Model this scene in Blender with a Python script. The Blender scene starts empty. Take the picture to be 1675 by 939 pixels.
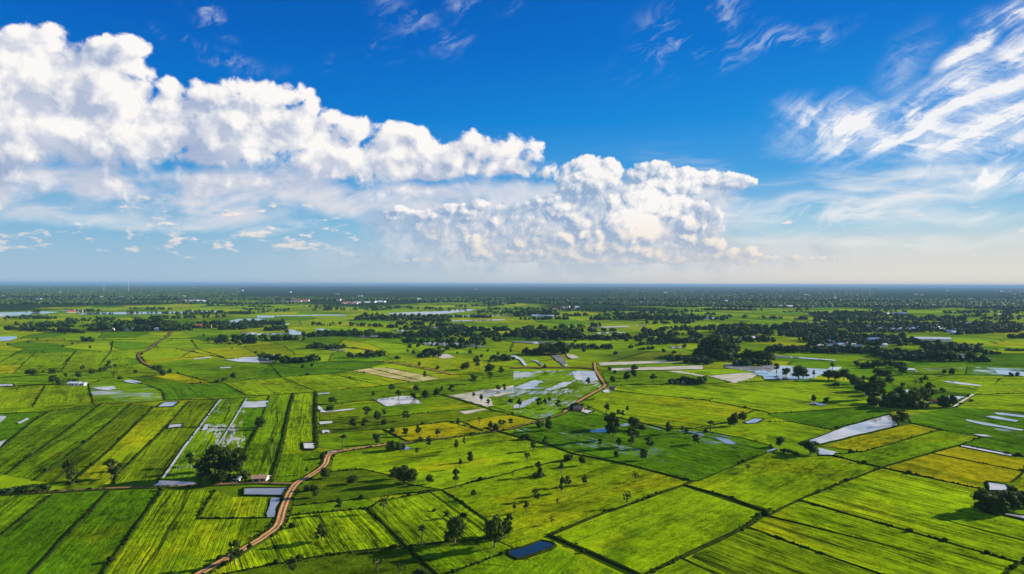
import bpy, math, random
import numpy as np
from mathutils import Vector, Matrix, Euler
from mathutils.noise import noise as mnoise

SC = bpy.context.scene
COL = SC.collection
R = math.radians
rng = random.Random(7)

# ------------------------------------------------------------------ camera
F_PX, CX, CY = 1111.0, 837.5, 469.5           # focal length and centre on a 1675 x 939 frame
CAM_H = 100.0
cam_d = bpy.data.cameras.new('camera')
cam = bpy.data.objects.new('camera', cam_d)
COL.objects.link(cam)
SC.camera = cam
cam_d.sensor_width = 36.0
cam_d.lens = 36.0 * F_PX / 1675.0
cam_d.clip_start = 1.0
cam_d.clip_end = 400000.0
PITCH, ROLL = R(-0.23), R(0.17)
CAM_ROT = Euler((R(90) + PITCH, 0, 0)).to_matrix() @ Matrix.Rotation(ROLL, 3, 'Z')
cam.matrix_world = Matrix.Translation((0, 0, CAM_H)) @ CAM_ROT.to_4x4()

# ------------------------------------------------------------------ light
SUN_AZ, SUN_EL = R(69), R(17.5)                  # azimuth clockwise from +Y (the view), elevation
SUN_DIR = Vector((math.sin(SUN_AZ) * math.cos(SUN_EL), math.cos(SUN_AZ) * math.cos(SUN_EL), math.sin(SUN_EL)))
sd = bpy.data.lights.new('sun', 'SUN')
sd.energy = 5.0
sd.angle = R(0.5)
sd.color = (1.0, 0.90, 0.74)
sun = bpy.data.objects.new('sun', sd)
COL.objects.link(sun)
sun.rotation_euler = SUN_DIR.to_track_quat('Z', 'Y').to_euler()
sun.location = (0, 0, 300)

SC.view_settings.view_transform = 'Standard'
SC.view_settings.look = 'None'
SC.view_settings.gamma = 1.0
SC.view_settings.use_curve_mapping = False
SC.view_settings.exposure = 1.4
SC.render.engine = 'CYCLES'
SC.cycles.use_denoising = True
SC.cycles.max_bounces = 5
SC.cycles.diffuse_bounces = 2
SC.cycles.glossy_bounces = 2
SC.cycles.transmission_bounces = 2
SC.cycles.transparent_max_bounces = 8
SC.cycles.volume_bounces = 1


def ray(px, py):
    """Direction in the world of a point measured on the photograph."""
    v = CAM_ROT @ Vector(((px - CX) / F_PX, -(py - CY) / F_PX, -1.0))
    return v.normalized()


def gp(px, py, z=0.0):
    """Where the line of sight through a measured point meets the ground."""
    v = ray(px, py)
    if v.z > -0.0015:
        v.z = -0.0015
    t = (z - CAM_H) / v.z
    return Vector((v.x * t, v.y * t, z))
# ------------------------------------------------------------------ sky and clouds (world shader)
class S:
    """A socket with arithmetic."""
    tree = None
    def __init__(self, s): self.s = s
    @staticmethod
    def m(op, *a, clamp=False):
        n = S.tree.nodes.new('ShaderNodeMath'); n.operation = op; n.use_clamp = clamp
        for i, x in enumerate(a):
            if isinstance(x, S): S.tree.links.new(x.s, n.inputs[i])
            else: n.inputs[i].default_value = x
        return S(n.outputs[0])
    def __add__(a, b): return S.m('ADD', a, b)
    def __radd__(a, b): return S.m('ADD', b, a)
    def __sub__(a, b): return S.m('SUBTRACT', a, b)
    def __rsub__(a, b): return S.m('SUBTRACT', b, a)
    def __mul__(a, b): return S.m('MULTIPLY', a, b)
    def __rmul__(a, b): return S.m('MULTIPLY', b, a)
    def __truediv__(a, b): return S.m('DIVIDE', a, b)
    def __pow__(a, b): return S.m('POWER', a, b)
    def min(a, b): return S.m('MINIMUM', a, b)
    def max(a, b): return S.m('MAXIMUM', a, b)
    def clamp(a): return S.m('ADD', a, 0.0, clamp=True)
    def step(a, lo, hi, smooth=True):
        n = S.tree.nodes.new('ShaderNodeMapRange'); n.interpolation_type = 'SMOOTHSTEP' if smooth else 'LINEAR'; n.clamp = True
        S.tree.links.new(a.s, n.inputs[0])
        for i, x in ((1, lo), (2, hi)):
            if isinstance(x, S): S.tree.links.new(x.s, n.inputs[i])
            else: n.inputs[i].default_value = x
        return S(n.outputs[0])


def s_xyz(x, y, z=0.0):
    n = S.tree.nodes.new('ShaderNodeCombineXYZ')
    for i, v in enumerate((x, y, z)):
        if isinstance(v, S): S.tree.links.new(v.s, n.inputs[i])
        else: n.inputs[i].default_value = v
    return S(n.outputs[0])


def s_sep(v):
    n = S.tree.nodes.new('ShaderNodeSeparateXYZ'); S.tree.links.new(v.s, n.inputs[0])
    return S(n.outputs[0]), S(n.outputs[1]), S(n.outputs[2])


def s_noise(v, scale, detail=4, rough=0.5, dist=0.0, color=False, lac=2.0):
    n = S.tree.nodes.new('ShaderNodeTexNoise'); n.noise_dimensions = '3D'
    S.tree.links.new(v.s, n.inputs['Vector'])
    n.inputs['Scale'].default_value = scale; n.inputs['Detail'].default_value = detail
    n.inputs['Roughness'].default_value = rough; n.inputs['Distortion'].default_value = dist
    n.inputs['Lacunarity'].default_value = lac
    return S(n.outputs['Color' if color else 'Fac'])


def s_voro(v, scale, detail=2, rough=0.5, smooth=0.6):
    n = S.tree.nodes.new('ShaderNodeTexVoronoi'); n.voronoi_dimensions = '2D'
    n.feature = 'SMOOTH_F1' if smooth else 'F1'
    S.tree.links.new(v.s, n.inputs['Vector'])
    n.inputs['Scale'].default_value = scale
    if 'Detail' in n.inputs: n.inputs['Detail'].default_value = detail; n.inputs['Roughness'].default_value = rough
    if smooth: n.inputs['Smoothness'].default_value = smooth
    return S(n.outputs['Distance'])


def s_curve(x, pts, x0, x1):
    """piecewise curve: pts in real units, returns real units"""
    n = S.tree.nodes.new('ShaderNodeFloatCurve')
    ys = [p[1] for p in pts]; lo, hi = min(ys) - 0.01, max(ys) + 0.01
    c = n.mapping.curves[0]
    q = sorted(((p[0] - x0) / (x1 - x0), (p[1] - lo) / (hi - lo)) for p in pts)
    while len(c.points) < len(q): c.points.new(0.5, 0.5)
    for p, (a, b) in zip(c.points, q):
        p.location = (a, b); p.handle_type = 'VECTOR' if len(q) > 12 else 'AUTO'
    n.mapping.use_clip = False
    n.mapping.update()
    t = S.m('DIVIDE', x - x0, x1 - x0, clamp=True)
    S.tree.links.new(t.s, n.inputs['Value'])
    return S(n.outputs[0]) * (hi - lo) + lo


def s_mix(f, a, b):
    n = S.tree.nodes.new('ShaderNodeMix'); n.data_type = 'RGBA'; n.clamp_factor = True
    for i, v in ((0, f), (6, a), (7, b)):
        if isinstance(v, S): S.tree.links.new(v.s, n.inputs[i])
        elif i == 0: n.inputs[0].default_value = v
        else: n.inputs[i].default_value = (*v, 1)
    return S(n.outputs[2])


def s_ramp(f, stops):
    n = S.tree.nodes.new('ShaderNodeValToRGB'); r = n.color_ramp
    while len(r.elements) < len(stops): r.elements.new(0.5)
    for e, (p, c) in zip(r.elements, stops): e.position = p; e.color = (*c, 1)
    S.tree.links.new(f.s, n.inputs[0])
    return S(n.outputs[0])


def lin(r, g, b):
    f = lambda c: (c / 255) / 12.92 if c / 255 <= 0.04045 else ((c / 255 + 0.055) / 1.055) ** 2.4
    return (f(r), f(g), f(b))


def sk(px, py):
    """a measured point -> the sky's own coordinates (azimuth, elevation; 1 unit = 0.09 rad)"""
    v = ray(px, py)
    return 11.11 * math.atan2(v.x, v.y), 11.11 * math.atan2(v.z, math.hypot(v.x, v.y))


W = bpy.data.worlds.new('World'); SC.world = W; W.use_nodes = True
nt = W.node_tree; nt.nodes.clear(); S.tree = nt
geo = nt.nodes.new('ShaderNodeTexCoord')
dx, dy, dz = s_sep(S(geo.outputs['Generated']))
X = S.m('ARCTAN2', dx, dy) * 11.11
Y = S.m('ARCTAN2', dz, (dx * dx + dy * dy) ** 0.5) * 11.11

sky = nt.nodes.new('ShaderNodeTexSky'); sky.sky_type = 'NISHITA'; sky.sun_disc = False
sky.sun_elevation = SUN_EL; sky.sun_rotation = SUN_AZ
sky.air_density = 1.0; sky.dust_density = 0.6; sky.ozone_density = 2.0
SKY_K = 0.10
skyS = S(sky.outputs[0])

EXPO = 2 ** SC.view_settings.exposure


def lit(r, g, b, k=1.0):      # a display colour -> radiance in the sky texture's units
    return tuple(c * k / EXPO / SKY_K for c in lin(r, g, b))


# clear sky: physical sky pulled towards the deep polarised blue of the photograph
ry = Y.step(-0.2, 5.2, smooth=False)
grad_l = s_ramp(ry, [(0.0, lit(168, 196, 214)), (0.06, lit(160, 193, 216)), (0.20, lit(116, 180, 218)), (0.36, lit(56, 150, 212)),
                     (0.52, lit(0, 118, 206)), (0.72, lit(0, 98, 190)), (1.0, lit(0, 76, 166))])
grad_r = s_ramp(ry, [(0.0, lit(240, 228, 208)), (0.06, lit(228, 224, 214)), (0.20, lit(158, 203, 226)), (0.36, lit(70, 160, 224)),
                     (0.52, lit(20, 140, 220)), (0.72, lit(0, 116, 206)), (1.0, lit(0, 92, 186))])
graded = s_mix(X.step(-6.5, 6.0), grad_l, grad_r)
clear = s_mix(0.99, skyS, graded)


def cloud_layer(P, fn, under, eps, shadow, light, gain, bias, edge, far_tint=None):
    pass


def along(pts):                  # measured polyline -> sky coordinates
    return [sk(*p) for p in pts]


# ---- soft warps shared by every cloud
P0 = s_xyz(X, Y, 3.1)
wr, wg, wb = s_sep(s_noise(P0, 0.9, 3, 0.55, color=True))
wX, wY = X + (wr - 0.5) * 0.9, Y + (wg - 0.5) * 0.55
vr, vg, vb = s_sep(s_noise(P0, 3.2, 3, 0.6, color=True))


def group(name, build):
    """wrap a 2-D field f(x, y) so it can be read at the point and a little towards the sun"""
    g = bpy.data.node_groups.new(name, 'ShaderNodeTree')
    g.interface.new_socket('x', in_out='INPUT', socket_type='NodeSocketFloat')
    g.interface.new_socket('y', in_out='INPUT', socket_type='NodeSocketFloat')
    g.interface.new_socket('d', in_out='OUTPUT', socket_type='NodeSocketFloat')
    old = S.tree; S.tree = g
    gi = g.nodes.new('NodeGroupInput'); go = g.nodes.new('NodeGroupOutput')
    d = build(S(gi.outputs[0]), S(gi.outputs[1]))
    g.links.new(d.s, go.inputs[0])
    S.tree = old
    def call(x, y):
        n = S.tree.nodes.new('ShaderNodeGroup'); n.node_tree = g
        S.tree.links.new(x.s, n.inputs[0]); S.tree.links.new(y.s, n.inputs[1])
        return S(n.outputs[0])
    return call


def blob(x, y, px, py, rx, ry_, ang=0.0):
    """1 at the centre, 0 on the rim, negative outside"""
    cx, cy = sk(px, py); rx /= 100.0; ry_ /= 100.0
    ca, sa = math.cos(R(ang)), math.sin(R(ang))
    ax = (x - cx) * (ca / rx) + (y - cy) * (sa / rx)
    ay = (y - cy) * (ca / ry_) - (x - cx) * (sa / ry_)
    return 1.0 - (ax * ax + ay * ay) ** 0.5



def dome(x, y, px, py, rx, ry_, ang=0.0, amp=None):
    """a rounded lobe: amp at its middle, 0 on its rim, falling outside"""
    cx, cy = sk(px, py); rx /= 100.0; ry_ /= 100.0
    amp = amp or (min(rx, ry_) * 1.5) ** 0.75
    k = amp ** 0.5
    ca, sa = math.cos(R(ang)) * k, math.sin(R(ang)) * k
    def aff(a, b, c):
        if abs(b) < 1e-6: return S.m('MULTIPLY_ADD', x, a, c)
        if abs(a) < 1e-6: return S.m('MULTIPLY_ADD', y, b, c)
        return S.m('MULTIPLY_ADD', y, b, S.m('MULTIPLY_ADD', x, a, c))
    ax = aff(ca / rx, sa / rx, -(cx * ca + cy * sa) / rx)
    ay = aff(-sa / ry_, ca / ry_, (cx * sa - cy * ca) / ry_)
    return amp - S.m('MULTIPLY_ADD', ax, ax, ay * ay)


def union(x, y, lobes):
    e = None
    for q in lobes:
        d = dome(x, y, *q)
        e = d if e is None else e.max(d)
    return e


# ---- A: the long cumulus bank running from the upper left to the middle
LOBES_A = [(196, 100, 50, 44), (150, 130, 70, 50), (75, 92, 62, 44), (10, 100, 60, 44), (40, 175, 150, 95), (-60, 190, 160, 110), (120, 235, 150, 62), (225, 280, 75, 34, 0, .42),
           (278, 152, 36, 24), (300, 205, 150, 50), (350, 160, 55, 30), (425, 158, 52, 38), (480, 152, 36, 26), (400, 205, 90, 48), (505, 185, 34, 26, 0), (490, 215, 70, 44), (540, 200, 36, 20),
           (585, 215, 42, 34), (560, 255, 110, 46), (650, 228, 62, 34), (680, 225, 34, 26), (700, 265, 130, 46), (770, 240, 60, 32), (835, 240, 56, 30), (860, 256, 46, 18), (820, 280, 110, 30), (640, 300, 140, 30, -6, .40),
           (330, 290, 110, 26, 8, .34), (450, 262, 120, 34, 14, .40), (880, 288, 60, 13, 0, .25), (760, 305, 120, 20, 4, .28), (60, 262, 120, 50, 0, .5), (235, 288, 85, 34, 0, .5), (345, 300, 110, 26, 6, .4), (430, 278, 110, 30, 12, .45), (150, 150, 90, 60), (380, 235, 120, 50), (520, 262, 90, 34), (215, 205, 90, 50), (90, 285, 170, 38, 0, .7), (300, 302, 150, 32, 4, .66), (480, 296, 120, 28, 10, .62), (650, 316, 130, 26, 0, .62), (800, 304, 120, 22, 0, .5)]


def fA(x, y):
    p = s_xyz(x, y, 1.7)
    a, b, c = s_sep(s_noise(p, 1.7, 2, 0.5, color=True))
    ux, uy = S.m('MULTIPLY_ADD', a - 0.5, 0.42, x), S.m('MULTIPLY_ADD', b - 0.5, 0.34, y)
    e = union(ux, uy, LOBES_A)
    v1 = s_voro(s_xyz(x + (a - 0.5) * 0.6, y + (c - 0.5) * 0.6), 2.6, 3, 0.5, 0.5)
    n = s_noise(p, 3.0, 7, 0.6)
    return e + (0.30 - v1) * 0.44 + (n - 0.5) * 0.84


# ---- B: the towering cumulus in the middle, with its flat blade to the right
LOBES_B = [(960, 270, 26, 16), (994, 273, 20, 15), (974, 290, 46, 28), (940, 300, 34, 18), (1071, 278, 32, 13), (1048, 288, 26, 14), (1110, 288, 34, 13), (1150, 292, 44, 13), (1190, 297, 42, 10, -4), (1222, 296, 16, 5, 0, .14),
           (1094, 304, 64, 20), (1058, 327, 42, 34), (1034, 367, 52, 40), (1007, 334, 16, 22), (1094, 336, 44, 22, 20),
           (907, 324, 20, 13), (922, 346, 28, 18), (947, 362, 24, 20), (954, 384, 20, 13), (926, 390, 26, 14), (884, 329, 12, 8),
           (783, 336, 14, 12), (768, 350, 26, 13), (740, 346, 16, 9), (810, 365, 15, 10), (777, 397, 22, 18), (790, 414, 26, 12), (850, 398, 16, 12), (880, 415, 26, 9), (835, 412, 20, 8),
           (940, 414, 26, 12), (974, 406, 26, 15), (1014, 402, 26, 15), (1044, 408, 26, 13), (1070, 416, 24, 10), (1114, 424, 30, 8), (974, 386, 28, 14), (994, 364, 8, 12),
           (1128, 366, 20, 20), (1152, 366, 9, 14), (1128, 388, 20, 13), (1165, 398, 20, 13), (1198, 416, 20, 9), (1228, 412, 9, 11), (1215, 428, 30, 6, 0, .1), (1000, 426, 260, 5, 0, .1), (700, 352, 26, 8), (655, 345, 22, 7), (640, 352, 14, 6)]
BASE_B = [(1010, 352, 150, 62, 0, 1.0), (880, 376, 150, 52, 8, .9), (770, 366, 100, 36, 0, .8), (1120, 366, 66, 46, 0, .8), (1120, 303, 110, 18, 3, .7), (960, 300, 60, 40, 0, .8), (960, 416, 250, 18, 0, .6), (1200, 420, 50, 12, 0, .5)]


def fB(x, y):
    p = s_xyz(x, y, 8.2)
    a, b, c = s_sep(s_noise(p, 4.0, 2, 0.5, color=True))
    ux, uy = S.m('MULTIPLY_ADD', a - 0.5, 0.20, x), S.m('MULTIPLY_ADD', b - 0.5, 0.16, y)
    e = (union(ux, uy, LOBES_B) + 0.16).max(union(ux, uy, BASE_B).min(0.22))
    v1 = s_voro(s_xyz(x + (a - 0.5) * 0.2, y + (c - 0.5) * 0.2), 6.0, 3, 0.55, 0.4)
    n = s_noise(p, 6.0, 6, 0.6)
    return e + 0.02 + (0.34 - v1) * 0.20 + (n - 0.5) * 0.32


gA, gB = group('bank', fA), group('tower', fB)


def shaded(g, x, y, e1, e2, under, w, hi, lo, warm, k1, k2, base, amax=1.0, soft=None):
    d = g(x, y)
    d1 = g(x + e1 * 0.80, y + e1 * 0.60)
    d2 = g(x + e2 * 0.85, y + e2 * 0.52)
    l = (d - d1) * k1 + (d - d2) * k2 + base
    core = s_mix(l.clamp(), lo, hi)
    al = (d - 0.02) / w if not soft else (d - 0.02) / soft
    al = al.clamp(); al = al * al * (3.0 - 2.0 * al) * amax
    return s_mix(al, under, core), d


WHITE, WARM, GREY = lit(255, 253, 250), lit(252, 240, 228), lit(142, 168, 205)

# faint high veil and streaks over the whole sky
st = s_noise(s_xyz(X * 0.35 + wr * 0.4, Y * 2.4 + wg * 0.6, 2.0), 1.6, 5, 0.55)
low = Y.step(0.2, 1.0) * (1.0 - Y.step(1.2, 2.4))
veil = (st.step(0.46, 0.75) * low * X.step(-7.0, 3.0)) * 0.75
sky1 = s_mix(veil, clear, lit(236, 236, 236))


# ---- C: cirrus feathers on the right
def cirrus(x, y, ang, stretch, scale, seed, dist, lo, hi):
    ca, sa = math.cos(R(ang)), math.sin(R(ang))
    r_, u_ = x * ca + y * sa, y * ca - x * sa
    q = s_xyz(r_ / stretch, u_, seed)
    return s_noise(q, scale, 9, 0.62, dist).step(lo, hi)


w1, w2, w3 = s_sep(s_noise(s_xyz(X * 0.7, Y, 31.0), 0.8, 1.5, 0.45, color=True))
cX, cY = X + (w1 - 0.5) * 1.3, Y + (w2 - 0.5) * 0.9
envC = blob(cX, cY, 1400, 195, 130, 30, -8)
for q in ((1500, 225, 200, 46, -8), (1560, 165, 190, 46, 24), (1640, 110, 130, 36, 38), (1655, 22, 50, 24, 0), (1650, 278, 150, 16, -2), (1660, 190, 120, 40, 15), (1590, 70, 60, 20, 40)):
    envC = envC.max(blob(cX, cY, *q))
envC = envC.max(blob(cX, cY, 1480, 105, 75, 40, 50) * 0.5 - 0.25)
fx_, fy_ = cX + (vr - 0.5) * 0.16, cY + (vg - 0.5) * 0.16
f1 = cirrus(fx_, fy_, 26, 5.0, 4.8, 4.0, 0.0, 0.44, 0.62)
f2 = cirrus(fx_, fy_, -16, 4.0, 4.4, 9.0, 0.0, 0.44, 0.62)
f4 = s_noise(s_xyz(cX, cY, 14.0), 2.2, 6, 0.62).step(0.38, 0.60)
fe = envC.step(-0.35, 0.95)
aC = (fe * (0.06 + f1 * 0.70 + f2 * 0.50 + f4 * 0.34 + fe * 0.08)).clamp() * 0.93
aC = aC ** 1.25
envD = blob(wX, wY, 1440, 320, 260, 14, 2)
for q in ((1330, 355, 220, 26, 0), (1620, 350, 110, 10, 0), (1560, 300, 190, 12, -4), (1350, 395, 300, 14, 0), (200, 362, 260, 10, 0), (420, 372, 150, 9, 0), (1150, 28, 60, 22, 20), (1120, 60, 70, 16, 35), (700, 45, 55, 12, -35), (600, 105, 50, 10, 25), (330, 72, 60, 7, -12), (355, 8, 26, 9, -40), (785, 5, 40, 10, 0)):
    if q[1] >= 110: envD = envD.max(blob(wX, wY, *q))
f3 = cirrus(cX, cY, 4, 5.5, 3.0, 1.0, 0.0, 0.36, 0.68)
f3 = f3.max(f4 * f1)
aD = (envD.step(-0.5, 0.9) * f3 * 1.0).clamp() * 0.68
aD = aD * (1.0 - Y.step(3.0, 4.2) * 0.6)
sky2 = s_mix(aD, sky1, lit(246, 244, 242))
sky3 = s_mix(aC, sky2, lit(253, 251, 250))

envT = blob(cX, cY, 1140, 40, 120, 44, 25)
for q in ((700, 40, 60, 40, -30), (605, 105, 60, 20, 15), (320, 70, 90, 16, -12), (355, 8, 40, 20, -40), (785, 5, 50, 14, 0), (1250, 80, 90, 20, 10)):
    envT = envT.max(blob(cX, cY, *q))
fT = cirrus(wX, wY, 28, 3.2, 5.5, 23.0, 0.3, 0.46, 0.72) * s_noise(s_xyz(cX, cY, 51.0), 2.2, 3, 0.5).step(0.35, 0.62)
sky3 = s_mix((envT.step(-0.7, 0.9) * fT * 1.0).clamp() * 0.42, sky3, lit(240, 244, 250))
uv = union(wX, wY, [(150, 320, 330, 36, 0, .5), (380, 315, 160, 40, 10, .5), (700, 335, 240, 36, 0, .6), (860, 330, 140, 30, 0, .5)])
un = s_noise(s_xyz(X * 0.6 + w1, Y * 1.6 + w2 - X * 0.15, 17.0), 1.8, 6, 0.58).step(0.34, 0.66)
sky3 = s_mix((uv + 0.25).step(0.0, 0.6) * (un * 0.85 + 0.14), sky3, lit(222, 222, 230))
# ---- small fair-weather puffs low over the horizon
q = s_xyz(X * 0.9, Y * 2.3, 6.0)
pn = s_noise(q, 2.7, 6, 0.58, 0.0)
pn2 = s_noise(s_xyz(X * 0.9 + 0.06, Y * 2.3 + 0.09, 6.0), 2.7, 6, 0.58, 0.0)
bandY = Y.step(0.30, 0.50) * (1.0 - Y.step(0.55, 1.5))
region = (1.0 - X.step(-1.5, 3.5) * 0.85)
pd = pn + (bandY * region) * 0.13 - 0.13
pa = pd.step(0.51, 0.62) * bandY.step(0.0, 0.3) * 0.85
pl = ((pn - pn2) * 9.0 + 0.62).clamp()
sky4 = s_mix(pa, sky3, s_mix(pl, lit(178, 196, 216), lit(252, 238, 226)))

# ---- the bank and the tower
WHITE, WARM, GREY = lit(254, 250, 247), lit(252, 240, 228), lit(150, 170, 205)
lown = s_noise(s_xyz(X, Y, 12.0), 1.1, 3, 0.5)
dA = gA(X, Y)
dA2 = gA(X + 0.20, Y + 0.15)
depthA = union(wX, wY, [(340, 235, 110, 22, 8, .6), (110, 175, 70, 30, 0, .5), (130, 285, 140, 18, 0, .5), (470, 285, 130, 14, 12, .5), (790, 228, 70, 12, 0, .4), (560, 310, 120, 14, 0, .4)])
med = s_noise(s_xyz(X + Y * 0.4, Y * 1.5, 21.0), 1.15, 4, 0.5)
soft0 = (blob(wX, wY, 260, 300, 420, 60, 0).max(blob(wX, wY, 700, 325, 330, 60, 3))).step(-0.2, 0.7)
lA = ((dA - dA2) * 1.45 + 0.56 + (lown - 0.5) * 0.8 + (med - 0.5) * 1.8 - soft0 * 0.16 - depthA.step(-0.4, 0.6) * 0.22).max(0.16 + (med - 0.4) * 1.2).clamp()
soft = (blob(wX, wY, 260, 300, 420, 42, 0).max(blob(wX, wY, 700, 325, 330, 40, 3))).step(-0.2, 0.7)      # the ragged thin underside
aA = (dA + 0.05) / (0.26 + soft * 0.65)
aA = aA.clamp(); aA = aA * aA * (3.0 - 2.0 * aA) * 0.985
sky5 = s_mix(aA, sky4, s_mix(lA, GREY, WHITE))

body = (blob(wX, wY, 930, 372, 270, 74, 0).max(blob(wX, wY, 1090, 330, 110, 50, 0)).max(blob(wX, wY, 760, 378, 170, 52, 0)).max(blob(wX, wY, 940, 428, 420, 34, 0) * 0.6)).step(-0.16, 0.30) * (0.72 + lown * 0.5)
sky5b = s_mix(body.clamp() * 1.0, sky5, s_mix(s_noise(s_xyz(X, Y, 44.0), 2.3, 5, 0.55).step(0.38, 0.62), lit(160, 186, 214), lit(216, 221, 232)))
dB = gB(X, Y)
dB2 = gB(X + 0.085, Y + 0.06)
core = union(wX, wY, [(1040, 350, 75, 45, 0, 1.0), (1130, 300, 90, 18, 0, .5), (960, 270, 50, 22, 0, .5)])
lB = ((dB - dB2) * 2.2 + 0.30 + ((dB - 0.22) * 1.3).max(0.0).min(0.42) + (lown - 0.5) * 0.9 + core.step(-0.6, 0.9) * 0.22).clamp()
aB = (dB + 0.01) / 0.16
aB = aB.clamp(); aB = aB * aB * (3.0 - 2.0 * aB) * 0.97
sky6 = s_mix(aB, sky5b, s_mix(lB, lit(150, 176, 208), s_mix(Y.step(0.2, 1.4), lit(255, 238, 220), WHITE)))
air = s_mix(X.step(-6, 6), lit(166, 194, 214), lit(228, 221, 211))
sky7 = s_mix((1.0 - Y.step(0.05, 1.15)) * 0.62, sky6, air)
sky7 = s_mix((1.0 - Y.step(-0.05, 0.32)) * 0.92, sky7, air)
# behind the camera: the plain physical sky
def bg(c):
    n = nt.nodes.new('ShaderNodeBackground'); nt.links.new(c.s, n.inputs[0]); n.inputs[1].default_value = SKY_K
    return n.outputs[0]
ms = nt.nodes.new('ShaderNodeMixShader')
nt.links.new(dy.step(-0.25, 0.02).s, ms.inputs[0])
nt.links.new(bg(skyS), ms.inputs[1]); nt.links.new(bg(sky7), ms.inputs[2])
wo = nt.nodes.new('ShaderNodeOutputWorld'); nt.links.new(ms.outputs[0], wo.inputs[0])
W.cycles.sampling_method = 'MANUAL'
W.cycles.sample_map_resolution = 512
# ------------------------------------------------------------------ tracing helpers
# Points were measured on enlarged pieces of the photograph (3.988 x); a piece is named by t1 ... t12.
TILES = {'t1': (0, 720), 't2': (420, 720), 't3': (840, 720), 't4': (1255, 720), 't5': (0, 580), 't6': (420, 580), 't7': (840, 580), 't8': (1255, 580),
         't9': (0, 450), 'ta': (420, 450), 'tb': (840, 450), 'tc': (1255, 450)}


def parse(s):
    out, t = [], None
    for w in s.split():
        if w in TILES: t = TILES[w]
        elif w == 'px': t = 'px'
        else:
            a, b = map(float, w.split(','))
            out.append((a, b) if t == 'px' else (t[0] + a / 3.988, t[1] + b / 3.988))
    return out


def spline(pts, n=6):
    if len(pts) < 3: return pts
    q = [pts[0] * 2 - pts[1]] + pts + [pts[-1] * 2 - pts[-2]]
    out = []
    for i in range(1, len(q) - 2):
        a, b, c, d = q[i - 1:i + 3]
        for k in range(n):
            t = k / n
            out.append(0.5 * ((2 * b) + (c - a) * t + (2 * a - 5 * b + 4 * c - d) * t * t + (3 * b - a - 3 * c + d) * t ** 3))
    out.append(pts[-1].copy())
    return out


def mesh_obj(name, verts, faces, mat, parent=None, smooth=False, mats=None, fmat=None):
    me = bpy.data.meshes.new(name)
    me.from_pydata([tuple(v) for v in verts], [], faces)
    for m in (mats or [mat]): me.materials.append(m)
    if fmat is not None: me.polygons.foreach_set('material_index', fmat)
    if smooth: me.polygons.foreach_set('use_smooth', [True] * len(me.polygons))
    o = bpy.data.objects.new(name, me); COL.objects.link(o)
    if parent: o.parent = parent
    return o


def np_mesh(name, V, Q, mat, k=4):
    """fast mesh from numpy arrays: V (n,3), Q (m,k)"""
    me = bpy.data.meshes.new(name)
    me.vertices.add(len(V)); me.vertices.foreach_set('co', np.asarray(V, np.float32).ravel())
    me.loops.add(Q.size); me.loops.foreach_set('vertex_index', Q.astype(np.int32).ravel())
    me.polygons.add(len(Q)); me.polygons.foreach_set('loop_start', np.arange(0, Q.size, k, dtype=np.int32))
    me.update(calc_edges=True)
    me.materials.append(mat)
    return me


# ------------------------------------------------------------------ materials
def new_mat(name):
    m = bpy.data.materials.new(name); m.use_nodes = True
    S.tree = m.node_tree
    b = S.tree.nodes['Principled BSDF']
    b.inputs['Roughness'].default_value = 0.9
    b.inputs['Specular IOR Level'].default_value = 0.0
    return m, b


def setin(b, name, v):
    if isinstance(v, S): S.tree.links.new(v.s, b.inputs[name])
    elif isinstance(v, tuple): b.inputs[name].default_value = (*v, 1) if len(v) == 3 else v
    else: b.inputs[name].default_value = v


def bump(h, strength, dist):
    n = S.tree.nodes.new('ShaderNodeBump'); n.inputs['Strength'].default_value = strength; n.inputs['Distance'].default_value = dist
    S.tree.links.new(h.s, n.inputs['Height'])
    return S(n.outputs[0])


def position():
    n = S.tree.nodes.new('ShaderNodeNewGeometry')
    return S(n.outputs['Position'])


def scol(c, k):
    n = S.tree.nodes.new('ShaderNodeVectorMath'); n.operation = 'SCALE'
    if isinstance(c, S): S.tree.links.new(c.s, n.inputs[0])
    else: n.inputs[0].default_value = c
    if isinstance(k, S): S.tree.links.new(k.s, n.inputs['Scale'])
    else: n.inputs['Scale'].default_value = k
    return S(n.outputs[0])


def attr(name, kind='GEOMETRY', out='Color'):
    n = S.tree.nodes.new('ShaderNodeAttribute'); n.attribute_name = name; n.attribute_type = kind
    return S(n.outputs[out])


WATER_BASE = (0.008, 0.018, 0.028)


def water_shader(base, rough, ior, bscale=0.6):
    b = S.tree.nodes.new('ShaderNodeBsdfPrincipled')
    setin(b, 'Base Color', base); setin(b, 'Roughness', rough); setin(b, 'IOR', ior); setin(b, 'Specular IOR Level', 0.5)
    p = position()
    n = s_noise(p, bscale, 3, 0.5)
    setin(b, 'Normal', bump(n, 0.25, 0.04))
    return b


# rice: colour, patches and rows come from what each field carries
rice, b = new_mat('rice')
u, v, _ = s_sep(attr('rows', out='Vector'))
tint = attr('tint')
yel, wet, row = s_sep(attr('fx', out='Vector'))
sd_ = S(S.tree.nodes.new('ShaderNodeObjectInfo').outputs['Random']) * 100.0
pos = position()
px_, py_, pz_ = s_sep(pos)
w1 = s_noise(s_xyz(u * 0.02, v * 0.02, sd_), 1.0, 4, 0.55)
wob = (s_noise(s_xyz(u * 0.01, v * 0.03, sd_), 1.0, 3, 0.5) - 0.5) * 8.0
s1 = s_noise(s_xyz(u / 130.0, (v + wob) / 5.5, sd_), 1.0, 3, 0.6)
s2 = s_noise(s_xyz(u / 45.0, (v + wob) / 1.3, sd_ + 5.0), 1.0, 3, 0.65)
s3 = s_noise(s_xyz(u / 90.0, (v + wob * 1.5) / 14.0, sd_ + 9.0), 1.0, 2, 0.5)
g1 = s_noise(pos, 0.9, 4, 0.7)
g2 = s_noise(pos, 0.12, 5, 0.6)
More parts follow.
